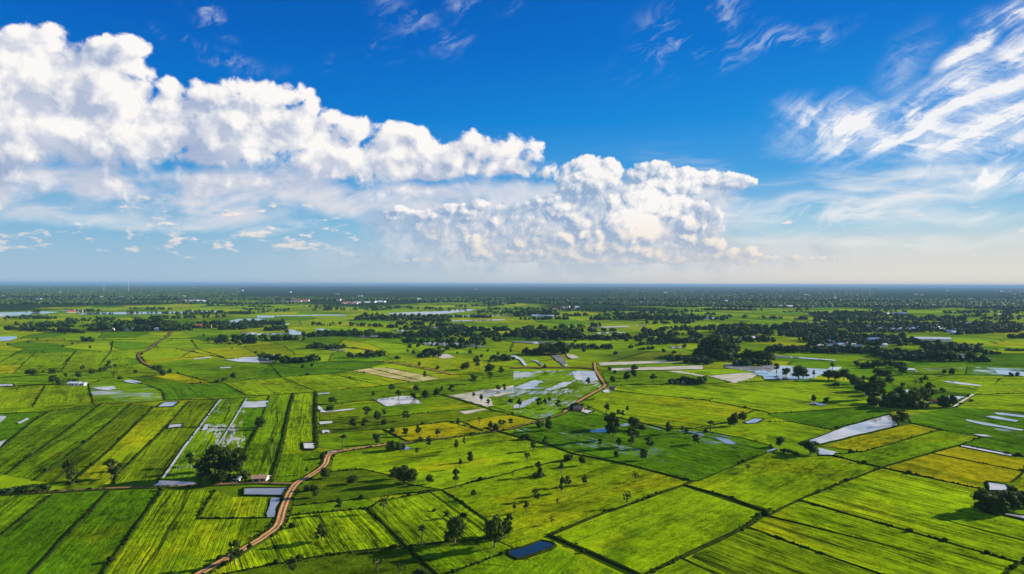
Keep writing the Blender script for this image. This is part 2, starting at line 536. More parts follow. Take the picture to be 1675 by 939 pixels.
big = s_noise(s_xyz(px_ * 0.012, py_ * 0.012, 4.0), 1.0, 3, 0.5)
g3 = s_noise(s_xyz(u * 0.22, v * 0.5, sd_), 1.0, 3, 0.7)
k = 1.0 + (s1 - 0.5) * 1.2 * row + (s2 - 0.5) * 1.7 * row + (g1 - 0.5) * 1.5 + (g3 - 0.5) * 2.0 + (g2 - 0.5) * 1.7 + (big - 0.5) * 1.7
c = scol(tint, k.max(0.12))
ymask = ((w1 - 0.5) * 2.6 + (s3 - 0.5) * 1.6 + (s1 - 0.5) * 0.8 + yel * 1.6 - 0.62).step(0.0, 0.9)
c = s_mix(ymask * 0.50, c, scol((0.255, 0.225, 0.0010), k.max(0.2)))
dk = ((s_noise(s_xyz(u * 0.028, v * 0.05, sd_ + 30.0), 1.0, 4, 0.6)) + (s3 - 0.5) * 0.5).step(0.52, 0.70)
c = s_mix(dk * 0.62, c, scol((0.020, 0.062, 0.001), k.max(0.3)))
rut = (1.0 - (S.m('ABSOLUTE', s_noise(s_xyz(u / 400.0, (v + wob) / 9.0, sd_ + 60.0), 1.0, 1, 0.5) - 0.5)).step(0.0, 0.014)) * row
c = s_mix((rut * 0.75).clamp(), c, (0.015, 0.03, 0.002))
setin(b, 'Base Color', c)
setin(b, 'Normal', bump(g1 * 0.6 + s2 * row * 0.8 + g3 * 0.6, 0.9, 0.6))
wb = water_shader(s_mix(s_noise(pos, 0.05, 2), (0.10, 0.12, 0.08), (0.30, 0.30, 0.26)), 0.06, 1.6)
wm = (s_noise(s_xyz(u / 17.0, v / 2.6, sd_ + 80.0), 1.0, 6, 0.72) + (s_noise(s_xyz(u / 50.0, v / 40.0, sd_ + 90.0), 1.0, 3, 0.5) - 0.5) * 1.1 + wet - 1.0).step(-0.02, 0.02)
ms = S.tree.nodes.new('ShaderNodeMixShader')
S.tree.links.new(wm.s, ms.inputs[0]); S.tree.links.new(b.outputs[0], ms.inputs[1]); S.tree.links.new(wb.outputs[0], ms.inputs[2])
S.tree.links.new(ms.outputs[0], S.tree.nodes['Material Output'].inputs[0])

# open land: a patchwork of parcels, each with its own green, thinning into scrub far out
land, b = new_mat('land')
pos = position(); px_, py_, pz_ = s_sep(pos)
wn = s_noise(pos, 0.0016, 2, 0.5, color=True)
wr_, wg_, _ = s_sep(wn)
ca, sa = math.cos(R(24)), math.sin(R(24))
rx_ = (px_ * ca + py_ * sa) + (wr_ - 0.5) * 420.0
ry__ = (py_ * ca - px_ * sa) + (wg_ - 0.5) * 420.0


def parcels(x, y, sx, sy, seed):
    out = []
    for feat in ('F1', 'DISTANCE_TO_EDGE'):
        n = S.tree.nodes.new('ShaderNodeTexVoronoi'); n.voronoi_dimensions = '2D'; n.feature = feat
        pass
        n.inputs['Scale'].default_value = 1.0; n.inputs['Randomness'].default_value = 0.75
        S.tree.links.new(s_xyz(x / sx + seed, y / sy).s, n.inputs['Vector'])
        out.append(S(n.outputs['Color']) if feat == 'F1' else S(n.outputs['Distance']))
    return out


pc, pe = parcels(rx_, ry__, 75.0, 170.0, 3.0)
c1, c2, c3 = s_sep(pc)
rows_ = s_noise(s_xyz(rx_ / 4.0, ry__ / 90.0, c1 * 20.0), 1.0, 3, 0.6)
gr = s_noise(pos, 0.6, 5, 0.7); gm = s_noise(pos, 0.03, 4, 0.6)
pal = s_ramp(c1, [(0.0, (0.045, 0.115, 0.001)), (0.22, (0.085, 0.165, 0.001)), (0.42, (0.125, 0.205, 0.001)), (0.66, (0.165, 0.230, 0.001)), (0.9, (0.200, 0.230, 0.001)), (1.0, (0.07, 0.13, 0.002))])
kk = 1.0 + (rows_ - 0.5) * 0.8 + (gr - 0.5) * 0.8 + (gm - 0.5) * 1.3 + (s_noise(s_xyz(px_ * 0.004, py_ * 0.0025, 7.0), 1.0, 3, 0.5) - 0.5) * 1.6
fieldc = s_mix((1.0 - pe.step(0.0, 0.035)) * 0.8, scol(pal, kk.max(0.2)), (0.012, 0.028, 0.003))
dist = (px_ * px_ + py_ * py_) ** 0.5
scr = s_noise(s_xyz(px_ / 900.0, py_ / 1500.0, 9.0), 1.0, 4, 0.55)
scrub = (scr - 0.5 + dist.step(1900.0, 5200.0) * 0.32 - 0.10).step(0.0, 0.08)
scc = scol((0.012, 0.028, 0.006), (0.4 + gm + s_noise(pos, 0.012, 4, 0.7) * 0.5))
cc = s_mix(scrub, fieldc, scc)
setin(b, 'Base Color', cc)
setin(b, 'Normal', bump(gr, 0.6, 0.5))


def plain(name, col, var=0.35, sc=0.8, rough=0.9, bumpd=0.1, col2=None, sc2=0.1, spec=0.0):
    m, b = new_mat(name)
    p = position()
    a = s_noise(p, sc, 4, 0.65); a2 = s_noise(p, sc2, 3, 0.55)
    c = scol(s_mix(a2.step(0.35, 0.65), col, col2 or tuple(x * 0.8 for x in col)), 1.0 + (a - 0.5) * 2 * var)
    setin(b, 'Base Color', c); setin(b, 'Roughness', rough); setin(b, 'Specular IOR Level', spec)
    if bumpd: setin(b, 'Normal', bump(a, 0.8, bumpd))
    return m


bank_m = plain('bank_grass', (0.020, 0.036, 0.003), 0.6, 0.9, bumpd=0.5, col2=(0.012, 0.020, 0.003), sc2=0.15)
verge_m = plain('verge_grass', (0.032, 0.056, 0.003), 0.6, 0.9, bumpd=0.5, col2=(0.020, 0.032, 0.003), sc2=0.15)
rut_m = plain('packed_dirt', (0.58, 0.33, 0.15), 0.3, 1.5, bumpd=0.05, col2=(0.44, 0.22, 0.09), sc2=0.15)
dirt_m = plain('orange_dirt', (0.38, 0.185, 0.070), 0.35, 1.2, bumpd=0.08, col2=(0.26, 0.12, 0.045), sc2=0.25)
path_m = plain('brown_dirt', (0.21, 0.12, 0.06), 0.35, 1.0, bumpd=0.1, col2=(0.12, 0.08, 0.04), sc2=0.08)
red_m = plain('red_laterite', (0.09, 0.032, 0.022), 0.3, 0.6, bumpd=0.1, col2=(0.15, 0.06, 0.035), sc2=0.05)
mud_m = plain('pale_mud', (0.46, 0.41, 0.31), 0.25, 0.5, rough=0.5, bumpd=0.05, col2=(0.34, 0.31, 0.17), sc2=0.06, spec=0.5)
hay_m = plain('dry_stubble', (0.42, 0.36, 0.16), 0.35, 0.5, bumpd=0.1, col2=(0.26, 0.24, 0.07), sc2=0.05)


def water_mat(name, base, rough=0.05, ior=1.4, alt=None):
    m = bpy.data.materials.new(name); m.use_nodes = True; S.tree = m.node_tree
    S.tree.nodes.remove(S.tree.nodes['Principled BSDF'])
    if alt: base = s_mix(s_noise(position(), 0.05, 3).step(0.4, 0.6), base, alt)
    b = water_shader(base, rough, ior)
    S.tree.links.new(b.outputs[0], S.tree.nodes['Material Output'].inputs[0])
    return m


clear_w = water_mat('pond_water', WATER_BASE, 0.04, 1.45)
milky_w = water_mat('muddy_water', (0.24, 0.25, 0.26), 0.05, 1.65, (0.36, 0.36, 0.36))
grey_w = water_mat('grey_water', (0.17, 0.18, 0.20), 0.06, 1.5, (0.24, 0.25, 0.27))

# ------------------------------------------------------------------ the ground sheet
ls = [-120000, -60000, -30000, -15000, -8000, -4000, -2000, -1000, -500, -250, 0]
xs = ls + [-a for a in ls[-2::-1]]
V = [(x, y, 0) for y in xs for x in xs]; n = len(xs)
ground = mesh_obj('ground', V, [(j * n + i, j * n + i + 1, (j + 1) * n + i + 1, (j + 1) * n + i) for j in range(n - 1) for i in range(n - 1)], land)
ground['kind'] = 'structure'

# ------------------------------------------------------------------ fields
TINT = {'G': (0.090, 0.165, 0.0010), 'D': (0.052, 0.120, 0.0008), 'L': (0.130, 0.208, 0.0010), 'Y': (0.215, 0.220, 0.0008), 'O': (0.088, 0.132, 0.0012), 'E': (0.058, 0.098, 0.0014)}
FIELDS = [
    # tint, yellow, wet, rows, polygon, [row direction as two points]
    ('G', .1, 0, 1, 't1 0,360 335,355 0,625', 't1 335,355 0,625'),
    ('D', .0, 0, .6, 't1 340,355 710,330 200,873 60,1000 0,1060 -200,1060 -200,800 0,635', 't1 710,330 200,873'),
    ('D', .25, 0, .7, 't1 720,330 1060,322 665,873 560,1060 30,1060 200,873', 't1 1060,322 665,873'),
    ('L', .45, 0, 1.15, 't1 1065,322 1400,325 1290,515 1675,508 1760,640 1660,670 1310,873 1060,1060 540,1060 670,873', 't1 1065,322 670,873'),
    ('L', .5, 0, 1.2, 't1 1405,325 1520,370 1745,372 1735,503 1295,512', 't1 1405,325 1290,512'),
    ('D', .1, .1, .5, 't5 0,388 315,376 220,433 0,615 -200,760 -200,390', 't5 320,375 0,615'),
    ('G', .2, 0, 1, 't5 318,377 662,321 480,460 38,780 0,790 -200,830 -200,770 0,618', 't5 480,460 35,780'),
    ('G', .35, 0, 1, 't5 668,320 868,316 580,558 225,818 45,788 484,462', 't5 580,560 225,820'),
    ('O', .15, 0, 1, 't5 872,315 1000,335 720,618 450,848 230,822 584,560', 't5 1000,345 450,850'),
    ('L', .75, 0, .8, 't5 1006,345 1170,306 1232,305 1058,500 758,790 735,845 455,850 724,622', 't5 1230,305 760,790'),
    ('O', .2, 0, 1.5, 't5 1238,304 1428,294 1208,590 1040,815 745,845 764,790 1062,502', 't5 1430,300 1050,800'),
    ('G', .2, .29, 1.2, 't5 1436,290 1670,282 1675,480 1590,640 1540,835 1015,850 1214,590', 't5 1430,300 1050,800'),
    ('G', .2, .0, 1.2, 't5 1608,630 t6 5,480 80,268 238,257 205,400 150,640 90,838 0,838 -120,838', 't6 238,257 150,640'),
    ('D', .1, .1, .8, 't5 1615,285 t6 0,300 75,300 60,340 t6 10,480 -60,600 t5 1580,480', 't6 75,300 10,480'),
    ('L', .25, .0, .6, 't5 -150,360 0,355 205,345 662,319 320,373 0,386 -150,390', 't5 0,370 665,318'),
    ('L', .6, 0, .7, 't5 -150,225 0,215 295,198 208,342 0,353 -150,358', 't5 295,200 210,340'),
    ('L', .3, .08, .7, 't5 300,200 572,195 604,312 214,342', 't5 300,200 210,340'),
    ('G', .4, .40, .8, 't5 580,200 700,192 950,196 1055,240 1072,298 1010,302 612,315', 't5 600,300 1000,280'),
    ('D', .1, 0, 1, 't5 960,196 1130,195 1460,188 1600,263 1085,298 1062,240', 't5 1460,185 1600,265'),
    ('L', .4, 0, 1, 't5 1472,190 1675,160 1675,268 1612,268', 't5 1480,190 1610,268'),
    ('G', .3, 0, .5, 't5 -150,130 0,126 740,112 850,160 1000,200 560,192 95,196 0,210 -150,212', 't5 0,126 740,112'),
    ('Y', .9, 0, .4, 't5 985,138 1140,121 1362,180 1232,187', 't5 985,138 1232,187'),
    ('Y', .6, 0, .4, 't5 -150,80 0,72 150,70 82,124 0,126 -150,130', 't5 0,70 150,70'),
    ('L', .25, 0, .8, 't5 -150,-10 0,0 482,-20 405,92 380,112 85,122 152,70 0,68', 't5 482,0 405,92'),
    ('L', .3, 0, .8, 't5 490,-20 830,-30 850,60 890,110 750,112 405,112 412,92', 't5 830,0 760,100'),
    ('Y', .7, 0, .4, 't5 935,42 1335,6 1325,22 1020,48 960,62', 't5 935,42 1335,6'),
    ('G', .2, 0, .5, 't5 1000,60 1340,24 1675,60 1675,155 1475,182 1370,180 1150,118 1060,115', 't5 940,55 1450,30'),
    ('L', .4, 0, 1.1, 't6 245,256 378,250 384,570 290,570 285,612 200,648 160,650 210,400', 't6 378,250 384,570'),
    ('G', .1, 0, .7, 't6 158,655 285,640 390,625 440,642 440,700 300,800 240,835 100,835', 't6 158,655 100,830'),
    ('L', .4, 0, 1, 't5 1675,272 t6 0,165 160,150 383,240 240,255 85,264 0,270', 't6 160,150 383,240'),
    ('L', .5, 0, 1, 't6 168,146 478,127 820,200 392,244', 't6 168,146 390,244'),
    ('D', .1, 0, .5, 't6 85,62 620,36 840,50 740,88 620,100 480,124 160,146 0,160 t5 1480,182 1675,150', 't6 90,60 620,36'),
    ('L', .5, 0, 1, 't6 490,125 618,106 1000,180 850,196 822,200', 't6 620,106 1000,180'),
    ('G', .3, 0, .4, 't6 395,247 850,202 1255,268 720,300 402,332', 't6 395,247 850,202'),
    ('G', .55, .12, .5, 't6 405,336 800,304 1262,272 1478,345 900,400 412,432', 't6 405,336 1262,272'),
    ('O', .3, .04, .5, 't6 414,436 900,402 1440,350 1675,392 1560,402 1340,438 1250,437 820,486 500,512 405,515', 't6 414,436 1440,350'),
    ('Y', .8, 0, .3, 't6 842,490 1250,439 1470,500 1000,566 980,560', 't6 842,490 1250,439'),
    ('Y', .9, 0, .3, 't6 1342,440 1560,403 1675,395 t7 0,398 140,430 0,478 t6 1675,478 1482,500', 't6 1342,440 1675,395'),
    ('G', .4, 0, .5, 't6 404,520 818,490 890,580 940,560 995,575 860,592 700,612 565,620 400,602', 't6 404,520 818,490'),
    # pastures in the middle
    ('L', .42, 0, .5, 't2 505,100 560,78 860,35 1010,60 1200,10 1400,-20 1675,-70 t3 0,-80 90,-50 210,30 400,92 340,124 t3 0,200 t2 1675,212 1200,320 1010,290 1040,240 960,190 870,228 690,190 480,205', 't2 500,180 1675,0'),
    ('E', .25, 0, .5, 't2 475,208 690,192 868,232 1005,292 1195,322 700,380 235,428 255,330 400,250', 't2 240,428 700,380'),
    ('G', .3, 0, .5, 't2 235,432 700,384 790,400 740,443 720,443 220,490', 't2 235,432 700,384'),
    ('L', .5, 0, 1.4, 't2 222,494 718,447 960,680 480,745 0,832 -350,900 -230,800 0,695 130,615 200,520', 't2 720,447 960,680'),
    ('L', .35, 0, 1.2, 't2 745,443 800,402 1200,328 1500,520 1540,640 1000,700', 't2 745,443 995,695'),
    ('L', .62, 0, .5, 't2 1225,336 1675,232 t3 0,205 345,128 400,94 740,162 1160,268 1100,300 735,430 600,472 225,618 0,700 t2 1675,700 1550,640 1505,520', 't3 230,618 1115,290'),
    ('E', .2, 0, .5, 't2 -350,905 0,836 480,750 965,692 1100,822 1200,1060 -700,1060', 't2 0,836 970,692'),
    ('G', .2, 0, .5, 't2 1000,712 1530,645 1640,700 1675,790 1640,820 1400,800 1250,873 1180,873 1100,815', 't2 1000,712 1110,815'),
    ('G', .25, 0, .5, 't2 1260,873 1400,805 1640,825 t3 0,785 60,795 290,700 700,873 900,1060 t2 1200,1060', 't3 0,1000 290,700'),
    ('L', .25, 0, .35, 't3 290,620 600,482 1105,302 1135,310 1610,468 1590,492 1090,762 870,880 800,880 500,740', 't3 260,640 1115,300'),
    ('L', .45, 0, .6, 't3 1135,288 1212,266 1560,108 1675,70 t4 0,82 150,112 430,106 715,180 t4 210,388 0,490 t3 1675,452 1400,372', 't3 1212,266 1675,70'),
    ('O', .3, 0, 1.6, 't3 1120,780 1510,580 1545,572 1675,622 t4 0,622 740,880 1200,1060 t3 1700,1060 1330,873', 't4 0,622 740,873'),
    ('L', .3, 0, .6, 't3 700,1060 880,880 1090,775 1320,873 1600,1060', 't3 1110,785 880,880'),
    ('L', .4, 0, 1.3, 't3 1545,565 1675,490 t4 0,500 205,398 1000,622 1640,805 1540,873 1350,1060 1210,1060 745,873 0,614 t3 1675,612', 't4 210,398 1640,805'),
    ('L', .5, 0, 1.5, 't4 225,386 742,186 1395,322 1395,380 1480,480 1675,530 1800,560 1800,830 1650,795 1000,612', 't4 220,390 1640,800'),
    ('L', .3, 0, 1.2, 't4 1560,873 1665,805 1800,845 1800,1060 1380,1060', 't4 220,390 1640,800'),
    ('Y', .85, 0, .5, 't4 762,180 1070,88 1668,206 1588,274 1430,262 1392,290 1405,318', 't4 1070,88 1668,206'),
    ('Y', .7, 0, .5, 't4 1075,82 1258,38 1600,108 1720,140 1720,205 1675,203', 't4 1070,84 1675,204'),
    ('L', .7, 0, .5, 't4 1605,300 1675,215 1800,240 1800,430 1675,420 1660,350', 't4 1605,300 1675,215'),
    ('D', .0, .30, .9, 't7 0,535 0,490 155,470 300,402 400,372 600,395 830,455 1000,492 1250,504 1500,548 1675,600 1675,640 1220,812 1160,828 740,710 400,628 100,560', 't7 830,455 1675,640'),
    ('L', .65, 0, 1, 't7 480,330 600,236 1250,300 1560,360 1400,438 1180,478 850,448 600,388', 't7 600,236 1560,360'),
    ('L', .3, 0, 1, 't7 650,206 660,202 1280,192 1675,172 t8 0,175 430,182 650,272 700,332 0,385 t7 1675,372 1572,356 1250,298 620,232', 't7 640,230 1560,356'),
    ('G', .3, .05, .5, 't7 575,105 620,108 990,106 1250,142 1260,188 660,198 610,195', 't7 600,110 1250,190'),
    ('L', .4, 0, .7, 't7 1185,484 1400,444 1575,365 1675,382 t8 0,392 130,435 0,440 0,560 t7 1675,590 1500,544 1250,500', 't7 1185,484 1675,382'),
    ('G', .2, .44, .8, 't7 0,108 420,102 520,110 545,180 588,206 410,315 240,398 145,425 0,380 t6 1500,325 1250,270 1675,200', 't7 150,420 588,206'),
    ('G', .4, .02, .4, 't6 860,200 1190,160 1675,95 1675,195 1250,265', 't6 860,200 1675,95'),
    ('L', .7, .02, .4, 't6 850,48 1270,132 1675,90 1675,10 1200,0 900,20', 't6 850,48 1270,132'),
    ('G', .5, .02, .4, 't7 560,70 1060,55 1230,68 620,88', 't7 560,70 1060,55'),
    ('L', .3, .0, .4, 't7 1000,108 1235,97 1540,90 1560,116 1265,134', 't7 1000,108 1540,90'),
    ('D', .1, 0, .6, 't8 0,388 700,340 790,382 430,488 140,432', 't8 430,488 790,382'),
    ('L', .3, 0, .6, 't8 0,442 138,437 420,494 205,568 60,560 0,575', 't8 0,442 420,494'),
    ('Y', .55, 0, .5, 't8 345,598 860,470 940,452 1110,490 612,634 420,602', 't8 345,598 860,470'),
    ('G', .4, 0, .5, 't8 622,638 1120,496 1330,500 1400,542 1260,588 1070,634 752,732 520,678 430,652', 't8 622,638 1120,496'),
    ('D', .05, .30, .9, 't8 940,446 920,400 1180,346 1330,350 1675,402 1800,420 1800,670 1675,655 1600,655 1265,590 1402,540 1120,482', 't8 940,400 1675,560'),
    ('L', .5, 0, .6, 't8 900,132 1675,142 1800,142 1800,250 1675,252 1340,258 900,212', 't8 900,132 1675,142'),
    ('L', .4, 0, .8, 't8 1345,263 1675,254 1800,254 1800,400 1675,372 1240,345', 't8 1240,345 1675,372'),
    ('G', .1, .36, .5, 't8 940,100 970,72 1300,62 1290,130 1000,128', 't8 940,100 1300,62'),
    ('D', .1, .42, .5, 't8 1300,128 1304,80 1675,92 1800,100 1800,140', 't8 1300,100 1675,150'),
    ('G', .3, .2, .5, 't8 780,150 900,130 1340,215 1410,195 1340,255 900,215 830,200', 't8 780,150 1340,215'),
    ('D', .1, 0, .4, 't8 1420,-10 1900,-10 1900,90 1300,60', 't8 1420,0 1675,0'),
]


def carry(o, cols, yel, wet, row, d):
    me = o.data; nv = len(me.vertices)
    ta = me.color_attributes.new('tint', 'FLOAT_COLOR', 'POINT'); ta.data.foreach_set('color', np.tile((*cols, 1), nv).astype(np.float32))
    fa = me.attributes.new('fx', 'FLOAT_VECTOR', 'POINT'); fa.data.foreach_set('vector', np.tile((yel, wet, row), nv).astype(np.float32))
    co = np.empty(nv * 3, np.float32); me.vertices.foreach_get('co', co); co = co.reshape(-1, 3)
    d = d.normalized()
    uvv = np.stack([co[:, 0] * d.x + co[:, 1] * d.y, -co[:, 0] * d.y + co[:, 1] * d.x, 0 * co[:, 0]], 1)
    ra = me.attributes.new('rows', 'FLOAT_VECTOR', 'POINT'); ra.data.foreach_set('vector', uvv.ravel())


for i, (t, ye, we, ro, poly, dr) in enumerate(FIELDS):
    z = 0.05 + 0.004 * i
    P = [gp(x, y, z) for x, y in parse(poly)]
    o = mesh_obj('rice_field', P, [tuple(range(len(P)))], rice)
    o['kind'] = 'structure'
    a, b_ = [gp(x, y) for x, y in parse(dr)]
    j = rng.uniform(0.9, 1.1)
    carry(o, tuple(c * j for c in TINT[t]), ye, we, ro, b_ - a)
    if o.data.polygons[0].normal.z < 0: o.data.flip_normals()
TOPZ = 0.05 + 0.004 * len(FIELDS)

# ------------------------------------------------------------------ ribbons: banks, roads
def ribbon(name, pts, prof, mats, mi, smooth_n=0, jitter=0.0, closed=False, seed=1):
    """prof: list of (offset, height) across; mi: material index of every strip"""
    r = random.Random(seed)
    if smooth_n: pts = spline(pts, smooth_n)
    if jitter:
        q = []
        for a, b in zip(pts, pts[1:]):
            n = max(1, int((b - a).length / 12)); n = min(n, 60)
            q += [a.lerp(b, k / n) for k in range(n)]
        pts = q + [pts[-1]]
    V, F, fm = [], [], []
    n = len(pts); m = len(prof)
    for i, p in enumerate(pts):
        a, b = pts[max(0, i - 1)], pts[min(n - 1, i + 1)]
        t = b - a; t.z = 0; t.normalize(); nn = Vector((-t.y, t.x, 0))
        jw = 1 + r.uniform(-jitter, jitter); sh = r.uniform(-jitter, jitter) * 0.8; jh = 1 + r.uniform(-jitter, jitter)
        for off, h in prof:
            V.append(Vector((p.x, p.y, 0)) + nn * (off * jw + sh) + Vector((0, 0, h * (jh if 0 < h else 1))))
    for i in range(n - 1):
        for k in range(m - 1):
            F.append((i * m + k, (i + 1) * m + k, (i + 1) * m + k + 1, i * m + k + 1)); fm.append(mi[k])
    o = mesh_obj(name, V, F, None, mats=mats, fmat=fm)
    if sum(p.normal.z for p in o.data.polygons) < 0: o.data.flip_normals()
    o['kind'] = 'structure'
    return o


BANKS = [  # width, height, polyline
    (1.3, .9, 't1 340,355 0,632 -200,800'), (1.3, .9, 't1 715,330 200,873 30,1060'), (1.3, .9, 't1 1062,322 668,873 560,1060'), (.9, .7, 't1 1402,325 1290,514 1740,508'),
    (1.2, .9, 't5 320,376 220,434 0,617 -200,770'), (1.2, .9, 't5 665,321 482,460 38,784'), (1.2, .9, 't5 870,316 582,560 225,822'), (1.2, .9, 't5 1003,340 722,620 452,850'),
    (1.2, .8, 't5 1235,305 1060,500 761,790 742,845'), (1.0, .8, 't5 1432,293 1212,588 1020,848'), (.9, .7, 't5 1673,480 1595,640 1560,835'),
    (1.1, .8, 't5 -150,392 0,387 320,374 665,320 870,316 1080,300 1400,293 1675,278'), (.9, .7, 't5 -150,214 0,212 300,198 575,194 740,150 t5 740,112'),
    (.9, .6, 't5 298,199 211,342'), (.9, .7, 't5 577,195 607,313'), (1.0, .7, 't5 850,178 960,198 1058,238 1076,298'), (.9, .7, 't5 1466,188 1606,266 1675,268'),
    (.8, .6, 't5 1230,188 1470,186 1675,158'), (.8, .6, 't5 1150,119 1370,181'), (.8, .6, 't5 485,-10 408,92 380,112'), (.8, .6, 't5 150,70 84,124'), (.8, .6, 't5 -100,127 380,114 850,110'),
    (.8, .6, 't5 405,92 85,96'), (.9, .8, 't5 1090,470 1280,478 1675,482'),
    (2.0, 1.2, 't6 240,256 205,400 152,645 95,838'), (2.2, 1.2, 't6 381,246 388,572 392,610'), (.9, .6, 't6 85,264 60,340 6,480 t5 1600,640'),
    (1.0, .7, 't6 0,166 160,150 388,243 240,256 85,265 0,270'), (.9, .6, 't6 165,147 480,126 620,104 740,88'), (.9, .6, 't6 480,126 820,202'), (.9, .7, 't6 388,243 850,201 1190,160'),
    (.8, .6, 't6 620,104 1002,180'), (.8, .6, 't6 740,88 1080,175'), (.8, .6, 't6 840,84 1200,156'), (.9, .7, 't6 400,334 720,301 1258,270'), (1.3, .9, 't6 1200,262 1480,346 1675,395 t7 0,398 150,425'),
    (.9, .7, 't6 412,434 900,401 1440,350'), (.9, .7, 't6 400,516 500,511 820,487 1250,438 1340,439 1560,402'), (.9, .7, 't6 820,487 960,555 1000,572'), (.8, .6, 't6 1250,438 1475,500'), (.8, .6, 't6 1340,440 1480,500'),
    (.8, .6, 't6 85,62 160,148'), (.9, .6, 't6 85,62 280,90 620,100'),
    (1.0, .7, 't2 475,206 690,191 870,230 1005,292 1200,325'), (.8, .6, 't2 235,430 700,382'), (.8, .6, 't2 220,492 720,445'), (1.6, 1.0, 't2 720,445 980,694 1110,820 1170,873 1400,1060'), (.9, .7, 't2 740,443 800,402 1203,326 1675,210 t3 0,202 342,126'),
    (1.1, .8, 't2 1215,330 1500,520 1550,600'), (1.6, 1.1, 't2 -350,904 0,835 480,750 965,694 1540,642'), (1.0, .7, 't2 1240,880 1640,730'),
    (1.8, 1.2, 't3 -190,-80 210,28 400,92 740,161 1162,270'), (1.6, 1.1, 't3 1165,270 1100,298 735,430 600,474 235,618'), (2.2, 1.3, 't3 230,622 500,735 820,880 1000,1060'), (2.0, 1.3, 't3 1120,297 1400,374 1625,460'),
    (2.0, 1.2, 't3 1660,460 1510,572 1090,768 870,880 700,1060'), (1.8, 1.2, 't3 1645,468 1675,452 t4 0,497 212,390 750,178 1070,85 1258,34 t8 1404,541'),
    (1.3, .9, 't3 1165,270 1212,265 1675,75 t4 0,86 60,66'), (.9, .7, 't3 1105,775 1330,880 1600,1060'), (.9, .7, 't3 1510,572 1675,618 t4 0,616 742,877 1200,1060'),
    (1.0, .8, 't4 208,396 1000,618 1645,802 1800,850'), (1.6, 1.0, 't4 1800,700 1670,795 1540,880 1300,1060'), (1.1, .8, 't4 750,180 1400,322'), (.9, .7, 't4 1070,85 1675,206 1800,240'), (1.2, .8, 't4 1592,276 1672,208 1800,110'),
    (1.1, .8, 't4 330,100 430,104 730,178'), (.9, .7, 't8 430,652 620,638 1118,492'), (.8, .6, 't8 342,600 420,602 620,638'), (1.1, .8, 't8 1265,592 1600,655 1800,690'), (1.1, .8, 't8 930,446 1118,492 1404,541 1700,600'),
    (.9, .7, 't7 620,233 1250,299 1562,358 1675,385'), (.8, .6, 't7 1250,299 1350,286'), (1.4, .9, 't7 600,390 850,450 1000,488 1190,482 1400,442 1572,362'), (.9, .7, 't7 1250,502 1500,546 1675,592 1700,640'), (.9, .7, 't7 600,198 680,200 1270,191 1675,172'),
    (.8, .6, 't8 0,388 700,338'), (.8, .6, 't8 0,440 135,436 425,492'), (.8, .6, 't8 140,433 420,492 800,385'), (.8, .6, 't8 430,182 0,176'), (.8, .6, 't8 1342,260 1675,253 1800,252'), (.8, .6, 't8 900,131 1290,132 1304,78'),
    (1.0, .8, 't8 1480,200 1530,150 1800,142'), (1.2, .9, 't7 150,426 300,402'),
    (1.4, .9, 't9 0,430 200,432 560,426 1100,416 1500,405 1675,404 ta 100,398 640,384 1000,384'), (.9, .6, 't9 735,430 725,500 650,590'), (.8, .6, 't9 500,492 410,590'), (.8, .6, 't9 1250,425 1290,480 1480,545'),
    (.9, .6, 't9 240,500 140,590'), (.9, .6, 't9 150,490 0,570'), (.9, .6, 't9 1150,480 1480,545 1675,560'),
]
tufts = []
for i, (w, h, s) in enumerate(BANKS):
    pts = [gp(x, y) for x, y in parse(s)]
    far = max(1.0, min(pts, key=lambda p: p.y).y / 700.0)
    w *= 0.62 * far ** 0.6; h *= 0.6; tufts += [(pts, w)]
    ribbon('field_bank', pts, [(-w, 0.0), (-w * 0.45, h), (w * 0.35, h * 0.9), (w, 0.0)], [bank_m, verge_m], [0, 1 if i % 3 == 0 else 0, 0], jitter=0.25, seed=i)

ROADS = [  # name, half width, height, material, polyline
    ('dirt_road', 2.4, .70, dirt_m, 't1 1000,1060 1320,873 1675,670 t2 60,628 120,585 150,540 172,460 212,360 250,300 290,268 330,250 420,190 452,155 462,120 480,96 540,78 620,64 700,52 860,30'),
    ('dirt_track', 1.3, .60, path_m, 't6 850,597 1000,577 1200,550 1480,515 1675,484 t7 30,470 150,442 250,412 320,387 400,335'),
    ('dirt_road', 2.0, .72, dirt_m, 't7 330,380 430,305 530,248 596,208 575,165 545,120 533,90 530,55'),
    ('dirt_track', 1.7, .62, path_m, 't1 -300,368 0,356 350,340 700,320 1060,308 1300,298 1450,292 1675,282 t2 150,287 262,290'),
    ('laterite_embankment', 5.0, .9, red_m, 't7 -20,90 150,88 400,88 520,94'),
    ('dirt_road', 2.4, .66, path_m, 't9 1120,362 1092,400 1040,430 965,488 918,505 905,530 935,572 990,600 1060,630'),
    ('dirt_road', 2.2, .64, dirt_m, 't6 780,42 900,55 1100,92 1280,132'),
    ('dirt_track', 1.8, .62, mud_m, 't8 1215,345 1270,310 1345,262'),
    ('dirt_track', 3.2, .60, red_m, 'ta 560,470 640,478 720,488 800,515'),
    ('dirt_track', 1.6, .61, path_m, 't8 560,50 640,28 720,10'),
]
